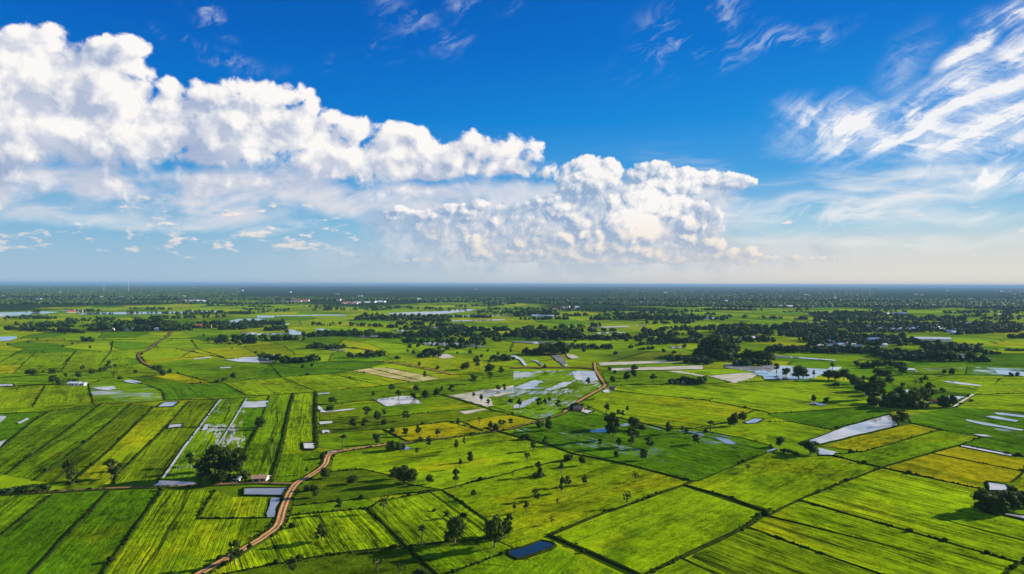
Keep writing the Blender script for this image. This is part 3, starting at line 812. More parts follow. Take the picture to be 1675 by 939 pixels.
for i, (nm, w, h, m, s) in enumerate(ROADS):
    pts = [gp(x, y) for x, y in parse(s)]
    w *= 0.66; e = w + 0.6; tufts += [([p + Vector((e * 1.3, 0, 0)) for p in pts], .6), ([p - Vector((e * 1.3, 0, 0)) for p in pts], .6)]
    ribbon(nm, pts, [(-e - 0.8, 0), (-e, h * 0.8), (-w, h), (-w * .72, h - .04), (-w * .36, h - .03), (w * .36, h - .03), (w * .72, h - .04), (w, h), (e, h * 0.8), (e + 0.8, 0)], [verge_m, m, rut_m if m is dirt_m else m, path_m if m is dirt_m else m], [0, 0, 1, 2, 1 if i % 2 else 3, 2, 1, 0, 0], smooth_n=6, seed=i)

# ------------------------------------------------------------------ water
WATERS = [  # name, material, banked, polygon
    ('pond', clear_w, 1, 't2 1640,740 1640,715 t3 30,705 180,652 255,665 270,682 240,705 60,765 20,770 -10,760'),
    ('pond', grey_w, 1, 't2 -90,312 205,308 175,360 -90,358'), ('pond', grey_w, 0, 't2 95,375 155,375 115,500 70,503'),
    ('pond', grey_w, 0, 't1 1030,262 1150,266 1270,275 1290,292 1000,297 1015,285'),
    ('pond', milky_w, 1, 't6 295,573 385,575 383,610 375,615 310,615 302,610'), ('pond', grey_w, 1, 't6 455,631 560,616 570,632 462,645'), ('pond', grey_w, 0, 't6 930,600 960,592 1010,610 990,620 945,622 920,612'),
    ('pond', milky_w, 1, 't4 1256,30 1320,34 1600,90 1606,100 1590,104 1555,100 1260,42'), ('pond', milky_w, 1, 't4 1430,270 1560,288 1585,332 1450,328'), ('pond', milky_w, 1, 't4 1540,470 1700,492 1700,520 1545,488'),
    ('pond', milky_w, 0, 't8 338,608 458,636 430,655 336,650'), ('pond', milky_w, 1, 't8 205,580 520,465 795,390 850,438 858,462 330,588'),
    ('pond', grey_w, 0, 't8 0,628 60,606 70,612 0,645'), ('pond', milky_w, 1, 't7 1500,440 1570,414 1635,420 1590,446 1525,452'), ('pond', milky_w, 1, 't7 450,354 528,365 482,385 430,372'),
    ('pond', grey_w, 0, 't7 495,498 600,476 616,484 600,508 510,506'), ('pond', grey_w, 0, 't7 680,460 740,446 755,458 720,470'), ('pond', grey_w, 0, 't7 1310,540 1400,550 1450,578 1430,586 1380,578'),
    ('flooded_field', milky_w, 0, 't7 385,112 528,108 548,168 480,178 400,160'), ('pond', milky_w, 0, 't7 580,232 640,222 625,248 590,246'),
    ('flooded_field', milky_w, 0, 't7 0,215 130,168 190,172 130,222 60,228'), ('flooded_field', milky_w, 0, 't7 200,230 330,178 390,178 330,210 240,235'), ('flooded_field', grey_w, 0, 't7 0,330 140,275 170,285 60,345 0,350'),
    ('flooded_field', mud_m, 0, 't7 555,52 1038,38 1100,50 560,70'), ('flooded_field', mud_m, 0, 't7 620,90 1230,70 1236,94 640,104'), ('flooded_field', mud_m, 0, 't7 1262,138 1540,118 1600,122 1565,150 1440,185'),
    ('flooded_field', mud_m, 0, 't7 1000,108 1080,106 1250,138 1240,142'), ('field_strip', hay_m, 0, 't6 625,104 740,90 1078,174 1005,176'), ('field_strip', hay_m, 0, 't6 745,88 838,85 1198,155 1085,172'),
    ('flooded_field', mud_m, 0, 't6 1270,268 1400,256 1530,290 1545,332 1500,340'), ('flooded_field', mud_m, 0, 't6 1400,255 1675,198 1675,215 1440,262'), ('flooded_field', mud_m, 0, 't6 1320,372 1400,362 1490,352 1500,358 1360,388'),
    ('flooded_field', milky_w, 0, 't6 770,292 860,282 950,268 1010,275 1080,318 960,322 850,338 800,312'), ('flooded_field', mud_m, 0, 't6 1530,262 1675,238 1675,250 1560,275'),
    ('pond', milky_w, 0, 't6 398,254 470,247 478,254 400,260'), ('pond', milky_w, 0, 't6 398,335 412,372 460,378 610,360 650,350 600,352 450,370 410,335'), ('pond', milky_w, 0, 't6 410,438 488,433 496,446 410,455'), ('pond', milky_w, 0, 't6 425,493 470,490 478,509 428,512'),
    ('pond', milky_w, 1, 't5 -60,192 85,190 95,204 -60,212'), ('pond', milky_w, 0, 't5 803,170 850,163 925,178 885,189 830,181'), ('pond', milky_w, 1, 't5 1070,309 1168,305 1128,339 1022,341'), ('pond', milky_w, 1, 't5 1102,456 1193,449 1188,471 1092,480'),
    ('flooded_field', milky_w, 0, 't5 1600,305 1675,308 1675,345 1580,345 1575,335'), ('pond', milky_w, 0, 't6 0,305 75,300 58,340 -20,345'), ('channel', milky_w, 0, 't5 1430,294 1440,294 1205,610 1075,800 1058,800 1196,600'), ('channel', milky_w, 0, 't5 1608,282 1614,283 1500,480 1425,590 1420,590 1495,470'),
    ('flooded_field', milky_w, 0, 't5 1340,455 1370,450 1345,490 1310,496'), ('flooded_field', milky_w, 0, 't5 600,215 740,205 760,222 700,232 640,226'), ('pond', milky_w, 0, 't5 1430,84 1500,80 1510,86 1440,90'), ('channel', milky_w, 0, 't5 1260,28 1375,14 1380,20 1268,32'),
    ('channel', grey_w, 0, 't5 110,445 180,412 190,420 130,450'), ('channel', grey_w, 0, 't5 -60,600 0,568 40,555 0,600'), ('flooded_field', grey_w, 0, 't5 -80,400 0,398 45,402 30,420 0,445 -80,470'),
    ('lake', milky_w, 0, 't8 -20,62 150,75 260,88 392,95 410,82 480,80 470,100 395,108 310,150 250,160 100,162 -20,158'), ('lake', milky_w, 0, 't7 1375,60 1550,62 1560,80 1675,68 1700,160 1590,130 1570,112 1380,84'),
    ('channel', milky_w, 0, 't8 0,0 440,34 450,40 0,10'), ('pond', milky_w, 0, 't8 850,85 960,90 965,102 900,100'), ('flooded_field', milky_w, 0, 't8 1475,378 1540,380 1700,400 1700,412 1500,390'), ('flooded_field', milky_w, 0, 't8 1295,422 1400,440 1675,490 1660,496 1400,456 1300,432'),
    ('flooded_field', milky_w, 0, 't8 1140,175 1200,172 1400,200 1390,206 1250,192'), ('flooded_field', milky_w, 0, 't8 1480,96 1675,112 1800,120 1800,145 1675,140 1500,128'), ('flooded_field', milky_w, 0, 't8 820,222 950,232 955,248 850,240'), ('flooded_field', milky_w, 0, 't8 1180,268 1290,275 1240,292 1190,285'),
    ('flooded_field', milky_w, 0, 't8 1340,518 1420,522 1470,535 1400,532'), ('pond', grey_w, 0, 't8 270,318 300,310 390,325 380,335 330,330'), ('flooded_field', milky_w, 0, 't8 1420,402 1480,400 1640,430 1620,438 1500,420'),
    # farther away
    ('lake', milky_w, 0, 't9 -60,275 -60,246 260,236 390,240 300,252 140,262'), ('lake', milky_w, 0, 't9 500,244 900,240 1170,238 1420,232 1470,234 1430,242 1200,250 850,256 520,257'), ('pond', milky_w, 0, 't9 -40,402 105,398 110,412 60,428 -40,432'),
    ('lake', milky_w, 0, 't9 1450,305 1560,286 1675,282 ta 70,288 68,312 0,322 t9 1600,326 1500,322'), ('pond', milky_w, 0, 't9 1470,552 1600,535 1690,532 ta 150,515 155,545 90,570 0,570 t9 1560,566'), ('pond', milky_w, 0, 't9 1575,374 1675,375 1660,388 1600,388'),
    ('pond', milky_w, 0, 'ta 0,264 115,265 115,277 0,278'), ('pond', milky_w, 0, 'ta 0,382 170,375 200,384 0,391'), ('pond', milky_w, 0, 'ta 190,357 240,355 320,388 212,390'), ('pond', milky_w, 0, 'ta 160,322 210,315 215,319 178,330'),
    ('pond', milky_w, 0, 'ta 370,350 440,349 490,362 440,366'), ('channel', milky_w, 0, 'ta 120,263 560,258 600,264 130,268'), ('river', milky_w, 0, 'ta 845,248 960,243 1210,235 1290,226 1430,220 1400,232 1250,250 1050,262 900,258'),
    ('channel', milky_w, 0, 'ta 1270,296 1620,288 1620,294 1280,302'), ('channel', milky_w, 0, 'ta 1230,264 1675,262 1675,266 1240,268'), ('pond', milky_w, 0, 'ta 880,356 960,359 1015,375 1000,380 940,372'),
    ('pond', milky_w, 0, 'ta 640,396 760,391 900,392 915,400 800,405 660,405'), ('flooded_field', milky_w, 0, 'ta 1105,337 1270,338 1400,346 1270,350 1290,362 1230,358 1180,346'), ('channel', milky_w, 0, 'ta 1080,441 1150,436 1300,442 1500,460 1480,469 1330,464 1090,454'),
    ('flooded_field', mud_m, 0, 'ta 1165,518 1240,513 1295,535 1210,545 1170,530'), ('channel', milky_w, 0, 'ta 450,479 580,488 585,497 460,486'), ('pond', milky_w, 0, 'tb 240,524 300,520 340,560 352,592 330,592'), ('flooded_field', mud_m, 0, 'tb 340,513 400,520 430,540 380,545 350,530'),
    ('channel', milky_w, 0, 'tb 500,341 740,331 760,337 520,346'), ('channel', milky_w, 0, 'tb 760,330 860,325 862,332'), ('channel', milky_w, 0, 'tb 460,379 660,371 742,372 600,382'), ('channel', milky_w, 0, 'tb 0,431 200,432 330,445 460,458 455,465 250,455 0,437'),
    ('pond', milky_w, 0, 'tb 1160,430 1265,422 1262,438 1190,438'), ('flooded_field', milky_w, 0, 'tb 1010,465 1130,465 1120,474 1040,477'), ('lake', milky_w, 0, 'tb 1120,186 1300,184 1500,188 1512,196 1280,192'), ('pond', milky_w, 0, 'tb 1390,537 1440,531 1430,545'),
    ('pond', milky_w, 0, 'tc 1040,510 1120,499 1300,515 1342,525 1330,550 1200,545 1060,530'), ('pond', milky_w, 0, 'tc 60,347 200,350 210,358 70,352'), ('channel', milky_w, 0, 'tc 1500,249 1600,250 1590,258 1510,256'),
    ('channel', milky_w, 0, 'tb -30,525 10,522 60,548 90,590 70,590 40,552'), ('channel', milky_w, 0, 'tb 110,550 160,558 200,590 180,590 150,565'), ('lake', milky_w, 0, 'ta 0,162 180,157 330,155 346,172 240,176 60,166'),
]
for i, (nm, m, banked, s) in enumerate(WATERS):
    z = TOPZ + 0.02 + 0.004 * i
    P = [gp(x, y, z) for x, y in parse(s)]
    if m in (milky_w, grey_w, clear_w, mud_m) and len(P) >= 4 and nm != 'channel':     # natural, slightly uneven shores
        Q = []
        for a, b_ in zip(P, P[1:] + P[:1]):
            L = (b_ - a).length; k = max(1, min(14, int(L / 5)))
            nn = Vector((-(b_ - a).y, (b_ - a).x, 0)).normalized()
            for q in range(k):
                p = a.lerp(b_, q / k)
                amp = min(0.8, L * 0.02) if banked else min(2.5, L * 0.06)
                Q.append(p + nn * amp * (rng.random() - 0.5) * (1 if q else 0))
        P = Q
    o = mesh_obj(nm, P, [tuple(range(len(P)))], m)
    o['kind'] = 'structure'
    if o.data.polygons[0].normal.z < 0: o.data.flip_normals()
    if banked:
        w = 1.1
        ribbon('pond_bank', [p.copy() for p in P] + [P[0].copy()], [(-w, 0), (-w * .3, z + .3), (w * .3, z + .25), (w, 0)], [bank_m], [0, 0, 0], seed=i)
# ------------------------------------------------------------------ trees
def leaf_mat(name, a, b_, tr=0.25):
    m, b = new_mat(name)
    p = position(); n = s_noise(p, 0.35, 3, 0.6); oi = S(S.tree.nodes.new('ShaderNodeObjectInfo').outputs['Random'])
    geo_ = S.tree.nodes.new('ShaderNodeNewGeometry'); isl = S(geo_.outputs['Random Per Island'])
    c = scol(s_mix((n * 0.6 + oi * 0.6 - 0.1).clamp(), a, b_), 0.55 + isl * 0.9)
    setin(b, 'Base Color', c); setin(b, 'Roughness', 0.65); setin(b, 'Specular IOR Level', 0.04)
    t = S.tree.nodes.new('ShaderNodeBsdfTranslucent'); S.tree.links.new(c.s, t.inputs[0])
    mx = S.tree.nodes.new('ShaderNodeMixShader'); mx.inputs[0].default_value = tr
    S.tree.links.new(b.outputs[0], mx.inputs[1]); S.tree.links.new(t.outputs[0], mx.inputs[2])
    S.tree.links.new(mx.outputs[0], S.tree.nodes['Material Output'].inputs[0])
    return m


leaf_a = leaf_mat('tree_leaves', (0.018, 0.040, 0.006), (0.052, 0.080, 0.008))
leaf_p = leaf_mat('palm_leaves', (0.024, 0.044, 0.007), (0.048, 0.070, 0.010), 0.15)
bark_m = plain('bark', (0.16, 0.12, 0.085), 0.4, 3.0, bumpd=0.02, col2=(0.10, 0.075, 0.055))
wood_m = leaf_mat('far_wood_leaves', (0.015, 0.042, 0.009), (0.038, 0.068, 0.011), 0.0)

ICO_V, ICO_F = None, None


def ico(sub):
    bm_ = __import__('bmesh').new(); __import__('bmesh').ops.create_icosphere(bm_, subdivisions=sub, radius=1.0)
    v = np.array([q.co[:] for q in bm_.verts], np.float64); f = np.array([[q.index for q in p.verts] for p in bm_.faces], np.int64)
    bm_.free(); return v, f


ICO1, ICO2 = ico(1), ico(2)


def crown_arrays(lumps, nleaf, leaf, seed, core=0.82):
    r = np.random.RandomState(seed)
    Vs, Fs, off = [], [], 0
    v0, f0 = ICO2
    for (x, y, z, rx, rz) in lumps:
        if core > 0:
            d = v0.copy()
            nz = np.array([mnoise(Vector(q * 2.1) + Vector((x * 9 + seed, y * 9, z * 9))) for q in d])
            d = d * (core * (0.92 + 0.42 * nz))[:, None] * np.array([rx, rx, rz]) + (x, y, z)
            Vs.append(d); Fs.append(np.hstack([f0, f0[:, 2:3]]) + off); off += len(d)
    area = np.array([l[3] * l[4] for l in lumps]); pr = area / area.sum()
    idx = r.choice(len(lumps), nleaf, p=pr)
    L = np.array(lumps)[idx]
    d = r.normal(size=(nleaf, 3)); d /= np.linalg.norm(d, axis=1)[:, None]
    rad = r.uniform(0.72, 1.16, nleaf)[:, None]
    c = L[:, :3] + d * rad * np.stack([L[:, 3], L[:, 3], L[:, 4]], 1)
    n = d + r.normal(size=(nleaf, 3)) * 0.55; n /= np.linalg.norm(n, axis=1)[:, None]
    a = np.cross(n, r.normal(size=(nleaf, 3))); a /= np.linalg.norm(a, axis=1)[:, None]
    b_ = np.cross(n, a)
    s = (leaf * r.uniform(0.5, 1.35, nleaf))[:, None]
    q = np.stack([c - a * s - b_ * s * .6, c + a * s * .8 - b_ * s * .7, c + a * s + b_ * s * .6, c - a * s * .7 + b_ * s * .8], 1).reshape(-1, 3)
    Vs.append(q); Fs.append(np.arange(nleaf * 4).reshape(-1, 4) + off)
    return np.vstack(Vs), np.vstack(Fs)


def crown_mesh(name, lumps, nleaf, leaf, seed, mat, core=0.82):
    V, Fq = crown_arrays(lumps, nleaf, leaf, seed, core)
    tri = Fq[:, 3] == Fq[:, 2]
    faces = [tuple(f[:3]) for f in Fq[tri]] + [tuple(f) for f in Fq[~tri]]
    me = bpy.data.meshes.new(name); me.from_pydata(V.tolist(), [], [tuple(map(int, f)) for f in faces]); me.materials.append(mat)
    return me


def limb_mesh(name, segs, mat, sides=7):
    """segs: [(points, r0, r1)] tapered tubes"""
    V, F = [], []
    for pts, r0, r1 in segs:
        base = len(V); n = len(pts)
        for i, p in enumerate(pts):
            p = Vector(p); t = (Vector(pts[min(i + 1, n - 1)]) - Vector(pts[max(i - 1, 0)])).normalized()
            a = t.orthogonal().normalized(); b_ = t.cross(a); rr = r0 + (r1 - r0) * i / (n - 1)
            for k in range(sides):
                an = 2 * math.pi * k / sides
                V.append(p + (a * math.cos(an) + b_ * math.sin(an)) * rr)
        for i in range(n - 1):
            for k in range(sides):
                F.append((base + i * sides + k, base + i * sides + (k + 1) % sides, base + (i + 1) * sides + (k + 1) % sides, base + (i + 1) * sides + k))
        F.append(tuple(base + (n - 1) * sides + k for k in range(sides)))
    me = bpy.data.meshes.new(name); me.from_pydata([v[:] for v in V], [], F); me.materials.append(mat)
    for p in me.polygons: p.use_smooth = True
    return me


KINDS = {}


def make_kind(kind, seed):
    r = random.Random(seed * 31 + hash(kind) % 7 if False else seed * 31 + len(kind))
    L, segs = [], []
    def fork(z0, tips, r0, r1):
        for (x, y, z) in tips:
            m = ((x * .35), (y * .35), z0 + (z - z0) * .6)
            segs.append(([(0, 0, z0), m, (x, y, z)], r0, r1))
    if kind == 'round':
        segs.append(([(0, 0, -.02), (.01, 0, .2), (0, .01, .45)], .045, .03))
        L.append((0, 0, .56, .30, .33))
        for k in range(12):
            a = k * 2.4 + r.random(); q = r.uniform(.16, .32); z = r.uniform(.27, .80)
            L.append((math.cos(a) * q, math.sin(a) * q, z, r.uniform(.15, .23), r.uniform(.12, .18)))
        L.append((r.uniform(-.1, .1), r.uniform(-.1, .1), .84, .17, .13))
        fork(.3, [(l[0], l[1], l[2]) for l in L[1:6]], .022, .008); n, lf, core = 1000, .036, .72
    elif kind == 'airy':
        segs.append(([(0, 0, -.02), (.02, 0, .2), (-.01, .01, .40)], .035, .022))
        for k in range(14):
            a = k * 2.4 + r.random(); z = r.uniform(.30, .90); q = r.uniform(.05, .36) * (1.15 - abs(z - .6))
            L.append((math.cos(a) * q, math.sin(a) * q, z, r.uniform(.10, .18), r.uniform(.06, .11)))
        L.append((r.uniform(-.1, .1), 0, .92, .14, .07))
        fork(.34, [(l[0], l[1], l[2] - .02) for l in L if l[2] > .48], .018, .006); n, lf, core = 1100, .034, .55
    elif kind == 'slim':
        segs.append(([(0, 0, -.02), (.04, .02, .3), (-.03, 0, .7)], .07, .04))
        for k in range(8):
            a = k * 2.4 + r.random(); q = r.uniform(.08, .30); z = r.uniform(.48, .90)
            L.append((math.cos(a) * q, math.sin(a) * q, z, r.uniform(.16, .26), r.uniform(.07, .11)))
        L.append((0, 0, .90, .2, .08))
        fork(.5, [(l[0], l[1], l[2]) for l in L[:4]], .03, .012); n, lf, core = 560, .046, .6
    elif kind == 'vase':
        segs.append(([(0, 0, -.02), (.01, 0, .3)], .04, .03))
        for k in range(12):
            a = k * 2.4 + r.random(); q = r.uniform(.12, .42); z = r.uniform(.5, .95)
            L.append((math.cos(a) * q, math.sin(a) * q, z, r.uniform(.07, .12), r.uniform(.05, .09)))
        fork(.25, [(l[0], l[1], l[2]) for l in L], .02, .006); n, lf, core = 420, .035, .45
    elif kind == 'bush':
        segs.append(([(0, 0, -.02), (.01, 0, .15), (0, 0, .4)], .035, .02))
        for k in range(10):
            a = k * 2.4 + r.random(); q = r.uniform(.05, .34); z = r.uniform(.22, .62)
            L.append((math.cos(a) * q, math.sin(a) * q, z, r.uniform(.14, .22), r.uniform(.2, .32)))
        n, lf, core = 620, .042, .85
    elif kind == 'column':
        segs.append(([(0, 0, -.02), (.01, 0, .2), (0, 0, .6)], .05, .03))
        for k in range(9):
            z = .2 + .078 * k; a = r.random() * 6.3; q = .14
            L.append((math.cos(a) * q, math.sin(a) * q, z, (.34 - .018 * k) * r.uniform(.85, 1.15), .10))
        n, lf, core = 700, .05, .8
    elif kind == 'palm':
        segs.append(([(0, 0, -.02), (.05, 0, .25), (.03, .03, .55), (0, 0, .78)], .07, .045))
        V, F = [], []
        for k in range(38):                      # stiff fans on short stalks make the ball-shaped head
            a = k * 2.399; el = math.asin(1 - 1.55 * (k + .5) / 38)
            d = Vector((math.cos(a) * math.cos(el), math.sin(a) * math.cos(el), math.sin(el)))
            sd2 = d.cross(Vector((0, 0, 1))).normalized(); up = sd2.cross(d)
            ln = r.uniform(.36, .5); c0 = Vector((0, 0, .80))
            def P(t, s, h): 
                q = d * (ln * t) + sd2 * (s * ln) + up * (h * ln); return (c0.x + q.x, c0.y + q.y, c0.z + q.z * .36)
            b0 = len(V); V += [P(.15, 0, 0), P(.55, -.26, .02), P(.85, -.30, -.04), P(1.0, -.12, -.03), P(1.0, .12, -.03), P(.85, .30, -.04), P(.55, .26, .02), P(.62, 0, .10)]
            F += [(b0, b0 + 1, b0 + 7), (b0 + 1, b0 + 2, b0 + 7), (b0 + 2, b0 + 3, b0 + 7), (b0 + 3, b0 + 4, b0 + 7), (b0 + 4, b0 + 5, b0 + 7), (b0 + 5, b0 + 6, b0 + 7), (b0 + 6, b0, b0 + 7)]
        me = bpy.data.meshes.new('crown'); me.from_pydata(V, [], F); me.materials.append(leaf_p)
        return limb_mesh('trunk', segs, bark_m), me
    return limb_mesh('trunk', segs, bark_m), crown_mesh('crown', L, n, lf, seed, leaf_a, core)


for kd in ('round', 'airy', 'slim', 'vase', 'bush', 'column', 'palm'):
    KINDS[kd] = [make_kind(kd, s) for s in (1, 2, 3, 4)]
NAME = {'round': 'round_tree', 'airy': 'tall_tree', 'slim': 'slender_tree', 'vase': 'sparse_tree', 'bush': 'shrub', 'column': 'columnar_tree', 'palm': 'palm_tree'}

# kind, tile, x, base y, top y, crown width (pixels of the enlarged pieces)
TR = '''
airy t1 455,290,130,110|airy t1 730,250,130,105|slim t1 785,200,150,50|bush t1 300,200,175,40|bush t1 200,332,285,150|bush t1 300,328,280,80|bush t1 60,342,308,130
airy t1 1240,172,85,65|airy t1 1400,240,50,135|round t1 1470,232,55,110|airy t1 1350,205,95,95|round t1 1330,262,150,90|airy t1 1560,250,60,95|round t1 1440,290,195,80|airy t1 1500,245,110,100|bush t1 1600,245,190,75|slim t1 1290,215,130,60|bush t1 1530,270,205,60
airy t1 1530,815,660,85|slim t1 1625,750,668,34|bush t2 430,120,70,52|palm t6 565,605,525,52|slim t2 325,225,178,30|round t2 445,250,180,66|round t2 620,287,235,70|bush t2 325,337,290,52|round t2 378,375,292,56|slim t2 85,585,545,34
airy t2 420,665,550,95|bush t2 235,572,530,46|airy t2 230,873,765,60|slim t2 535,480,385,50|vase t2 830,470,368,72|bush t6 890,626,550,90|bush t6 940,622,570,50|round t2 900,255,178,80|round t2 955,290,165,100|round t2 1005,288,185,80|airy t2 985,286,220,90
round t2 1127,288,222,50|slim t2 1298,312,192,46|slim t2 1327,190,122,24|column t2 1390,145,72,42|slim t2 1303,92,0,30|slim t2 1043,100,52,28|slim t2 1415,388,328,42|airy t2 1240,512,460,48|round t2 1290,682,505,135|palm t2 1075,692,558,56
round t2 1550,705,488,120|airy t2 1620,642,530,90|airy t2 1640,605,488,56|bush t2 1080,900,825,115|vase t2 790,860,760,80|vase t2 935,880,810,64|bush t2 1350,502,465,50|bush t2 1160,465,445,40
airy t3 165,238,145,60|slim t3 315,222,145,40|bush t3 357,137,85,66|round t3 445,168,95,44|vase t3 85,138,80,40|airy t3 465,292,228,44|airy t3 315,348,245,52|airy t3 355,306,238,48|airy t3 148,398,322,56|slim t3 82,472,398,38|slim t3 5,482,405,24
vase t3 740,435,338,52|vase t3 250,552,500,36|vase t3 797,272,208,44|column t3 670,112,65,30|airy t3 850,132,58,46|vase t3 1530,208,158,34|slim t3 285,420,380,18|slim t3 130,72,10,46|slim t7 205,622,540,42|bush t3 165,240,205,80
column t7 228,497,403,48|bush t7 75,557,512,66|bush t7 170,472,425,66|slim t7 610,387,320,40|slim t7 743,387,338,24|airy t7 685,397,362,36|slim t7 712,418,366,34|airy t7 650,560,388,104|round t7 640,490,395,90|slim t7 685,612,545,42|round t7 790,492,410,80|airy t7 775,602,480,84
round t7 838,502,455,52|slim t7 565,607,550,30|airy t7 885,612,540,66|column t7 670,672,630,32|airy t7 850,692,620,52|airy t7 1010,522,442,54|slim t7 1100,512,468,32|slim t7 1130,502,475,34|palm t7 1285,502,435,56|bush t7 1255,510,480,40|airy t7 1190,588,525,62
round t7 1415,472,408,40|round t7 1445,468,378,48|round t7 1493,438,373,56|slim t7 40,362,290,34|airy t7 165,348,285,46|slim t7 205,338,288,32|slim t7 235,322,280,28|airy t7 290,352,298,42|bush t7 400,352,308,84|bush t7 440,348,315,56|bush t7 495,352,335,34
slim t7 487,212,150,34|round t7 645,188,138,38|round t7 740,174,112,44|round t7 785,152,98,42|slim t7 910,188,128,48|bush t7 1035,192,150,60|bush t7 1100,184,130,76|bush t7 1160,192,143,76|bush t7 1220,197,138,64|bush t7 1240,182,132,44
slim t7 630,102,75,32|slim t7 660,138,103,28|round t7 790,98,64,52|vase t7 90,702,640,40|vase t7 205,90,60,30
round t5 200,140,93,68|round t5 345,132,90,54|airy t5 345,192,138,66|bush t5 390,192,158,56|round t5 450,182,153,26|slim t5 475,180,155,14|slim t5 490,178,154,14|slim t5 505,178,152,14|round t5 512,158,110,38|airy t5 430,147,116,28|round t5 537,98,66,32|round t5 600,132,93,38
airy t5 705,102,43,38|round t5 655,108,80,32|slim t5 750,98,63,24|round t5 683,106,78,28|bush t5 783,162,137,38|slim t5 885,122,96,30|bush t5 1010,97,67,44|airy t5 1040,112,73,48|bush t5 1060,137,88,46|bush t5 1105,122,90,34|round t5 1460,177,144,42|bush t5 1415,182,163,38|round t5 1520,162,118,36
round t6 15,487,408,64|bush t6 300,87,60,26|bush t6 357,82,53,28|bush t6 330,137,117,34|airy t6 490,322,280,64|airy t6 720,402,342,58|round t6 785,437,366,48|airy t6 830,397,360,36|bush t6 835,457,416,48|airy t6 975,432,368,54|airy t6 628,482,418,52|airy t6 700,482,420,54
round t6 885,517,473,38|airy t6 970,532,483,48|airy t6 1053,527,456,42|slim t6 1180,547,488,38|bush t6 1070,567,533,38|airy t6 1125,607,533,38|round t6 783,587,516,48|slim t6 760,292,240,26|airy t6 880,237,193,44|round t6 1038,242,197,40|slim t6 925,292,233,34|round t6 1022,292,248,38
round t6 1100,292,230,50|round t6 1172,277,220,46|slim t6 1205,237,203,32|airy t6 1268,257,198,48|slim t6 1313,482,418,34|vase t6 1452,457,410,28|slim t6 1525,502,438,36|round t6 1558,507,448,42|slim t6 1590,478,428,34|slim t6 1612,467,428,30|slim t6 1658,467,420,34|airy t6 1415,192,136,60
round t6 1180,97,68,28|slim t6 1060,77,43,22|airy t6 1440,92,28,42|round t6 1515,122,60,66|airy t6 1525,167,115,38|airy t6 1595,132,78,40|round t6 1360,102,53,60|airy t6 1110,22,-12,48|round t6 915,32,4,44|airy t6 1095,157,108,26|airy t6 1575,237,198,34|airy t6 1615,242,193,32
slim t6 1465,312,262,32|slim t6 1415,287,248,24|slim t6 1510,337,293,30|round t6 1655,322,286,32|slim t6 1303,627,563,30|slim t6 1353,602,543,22|vase t6 100,612,545,36|bush t6 480,362,325,60
round t8 80,602,538,50|round t8 283,652,562,108|bush t8 110,640,605,50|bush t8 150,648,615,60|bush t8 190,655,630,50|round t8 305,312,263,32|round t8 385,324,278,36|airy t8 885,462,363,84|bush t8 845,447,385,54|slim t8 425,98,52,32|slim t8 303,152,103,22
round t8 120,142,88,54|round t8 205,158,75,84|round t8 235,156,90,66|slim t8 60,122,60,44|round t8 400,166,100,70|round t8 445,166,105,60|round t8 500,166,93,64|round t8 545,192,123,64|round t8 575,212,143,54|round t8 620,242,168,74|airy t8 660,292,188,84|airy t8 700,292,148,84|round t8 740,262,170,60
round t8 735,150,92,80|round t8 775,155,100,64|round t8 800,192,138,54|airy t8 850,100,55,42|round t8 805,87,38,38|round t8 725,87,36,54|bush t8 635,87,50,60|bush t8 670,87,55,50|round t8 765,67,33,28|slim t8 830,92,56,34|round t8 885,132,68,64|round t8 1205,138,88,38|bush t8 1155,122,93,38
vase t8 965,202,163,28|slim t8 1005,212,153,28|airy t8 1030,167,133,34|vase t8 880,212,178,32|airy t8 1065,240,192,54|airy t8 1095,257,223,32|airy t8 1145,247,213,44|round t8 820,342,238,90|airy t8 870,332,218,94|round t8 910,352,253,84|airy t8 960,352,223,94|airy t8 1020,332,218,104|airy t8 1055,322,188,64
round t8 1145,342,268,74|round t8 1215,342,263,54|airy t8 760,312,228,74|slim t8 1590,142,113,32|round t8 1630,142,110,34|bush t8 1330,308,290,34|slim t8 630,162,133,28|airy t8 700,320,250,80|bush t8 450,205,178,60
round t4 1420,470,332,124|round t4 1470,478,368,90|round t4 1530,484,372,90|round t4 1580,440,335,90|bush t4 1605,345,285,60|round t4 1640,420,345,80|bush t4 1510,400,325,80|bush t4 1560,395,328,80|bush t4 1700,430,360,90|round t4 1460,440,340,100|round t4 1620,460,380,70|bush t4 1440,478,410,90|bush t4 1490,484,420,90|round t4 1675,400,330,80
bush t8 700,330,270,90|bush t8 780,345,290,80|bush t8 860,350,300,90|bush t8 940,352,300,90|bush t8 1010,350,295,90|bush t8 600,240,190,80|bush t8 1160,345,300,60|bush t1 1400,262,205,80|bush t1 1340,240,190,70|bush t1 1470,268,210,70
'''
TREES = []                     # (pixel height, kind, px, base y, height px, width px, grove or None)
for chunk in TR.replace('\n', '|').split('|'):
    if not chunk.strip(): continue
    kd, tl, nums = chunk.split(); x, yb, yt, w = map(float, nums.split(','))
    t = TILES[tl]
    TREES.append(((yb - yt) / 3.988, kd, t[0] + x / 3.988, t[1] + yb / 3.988, (yb - yt) / 3.988, w / 3.988, None))

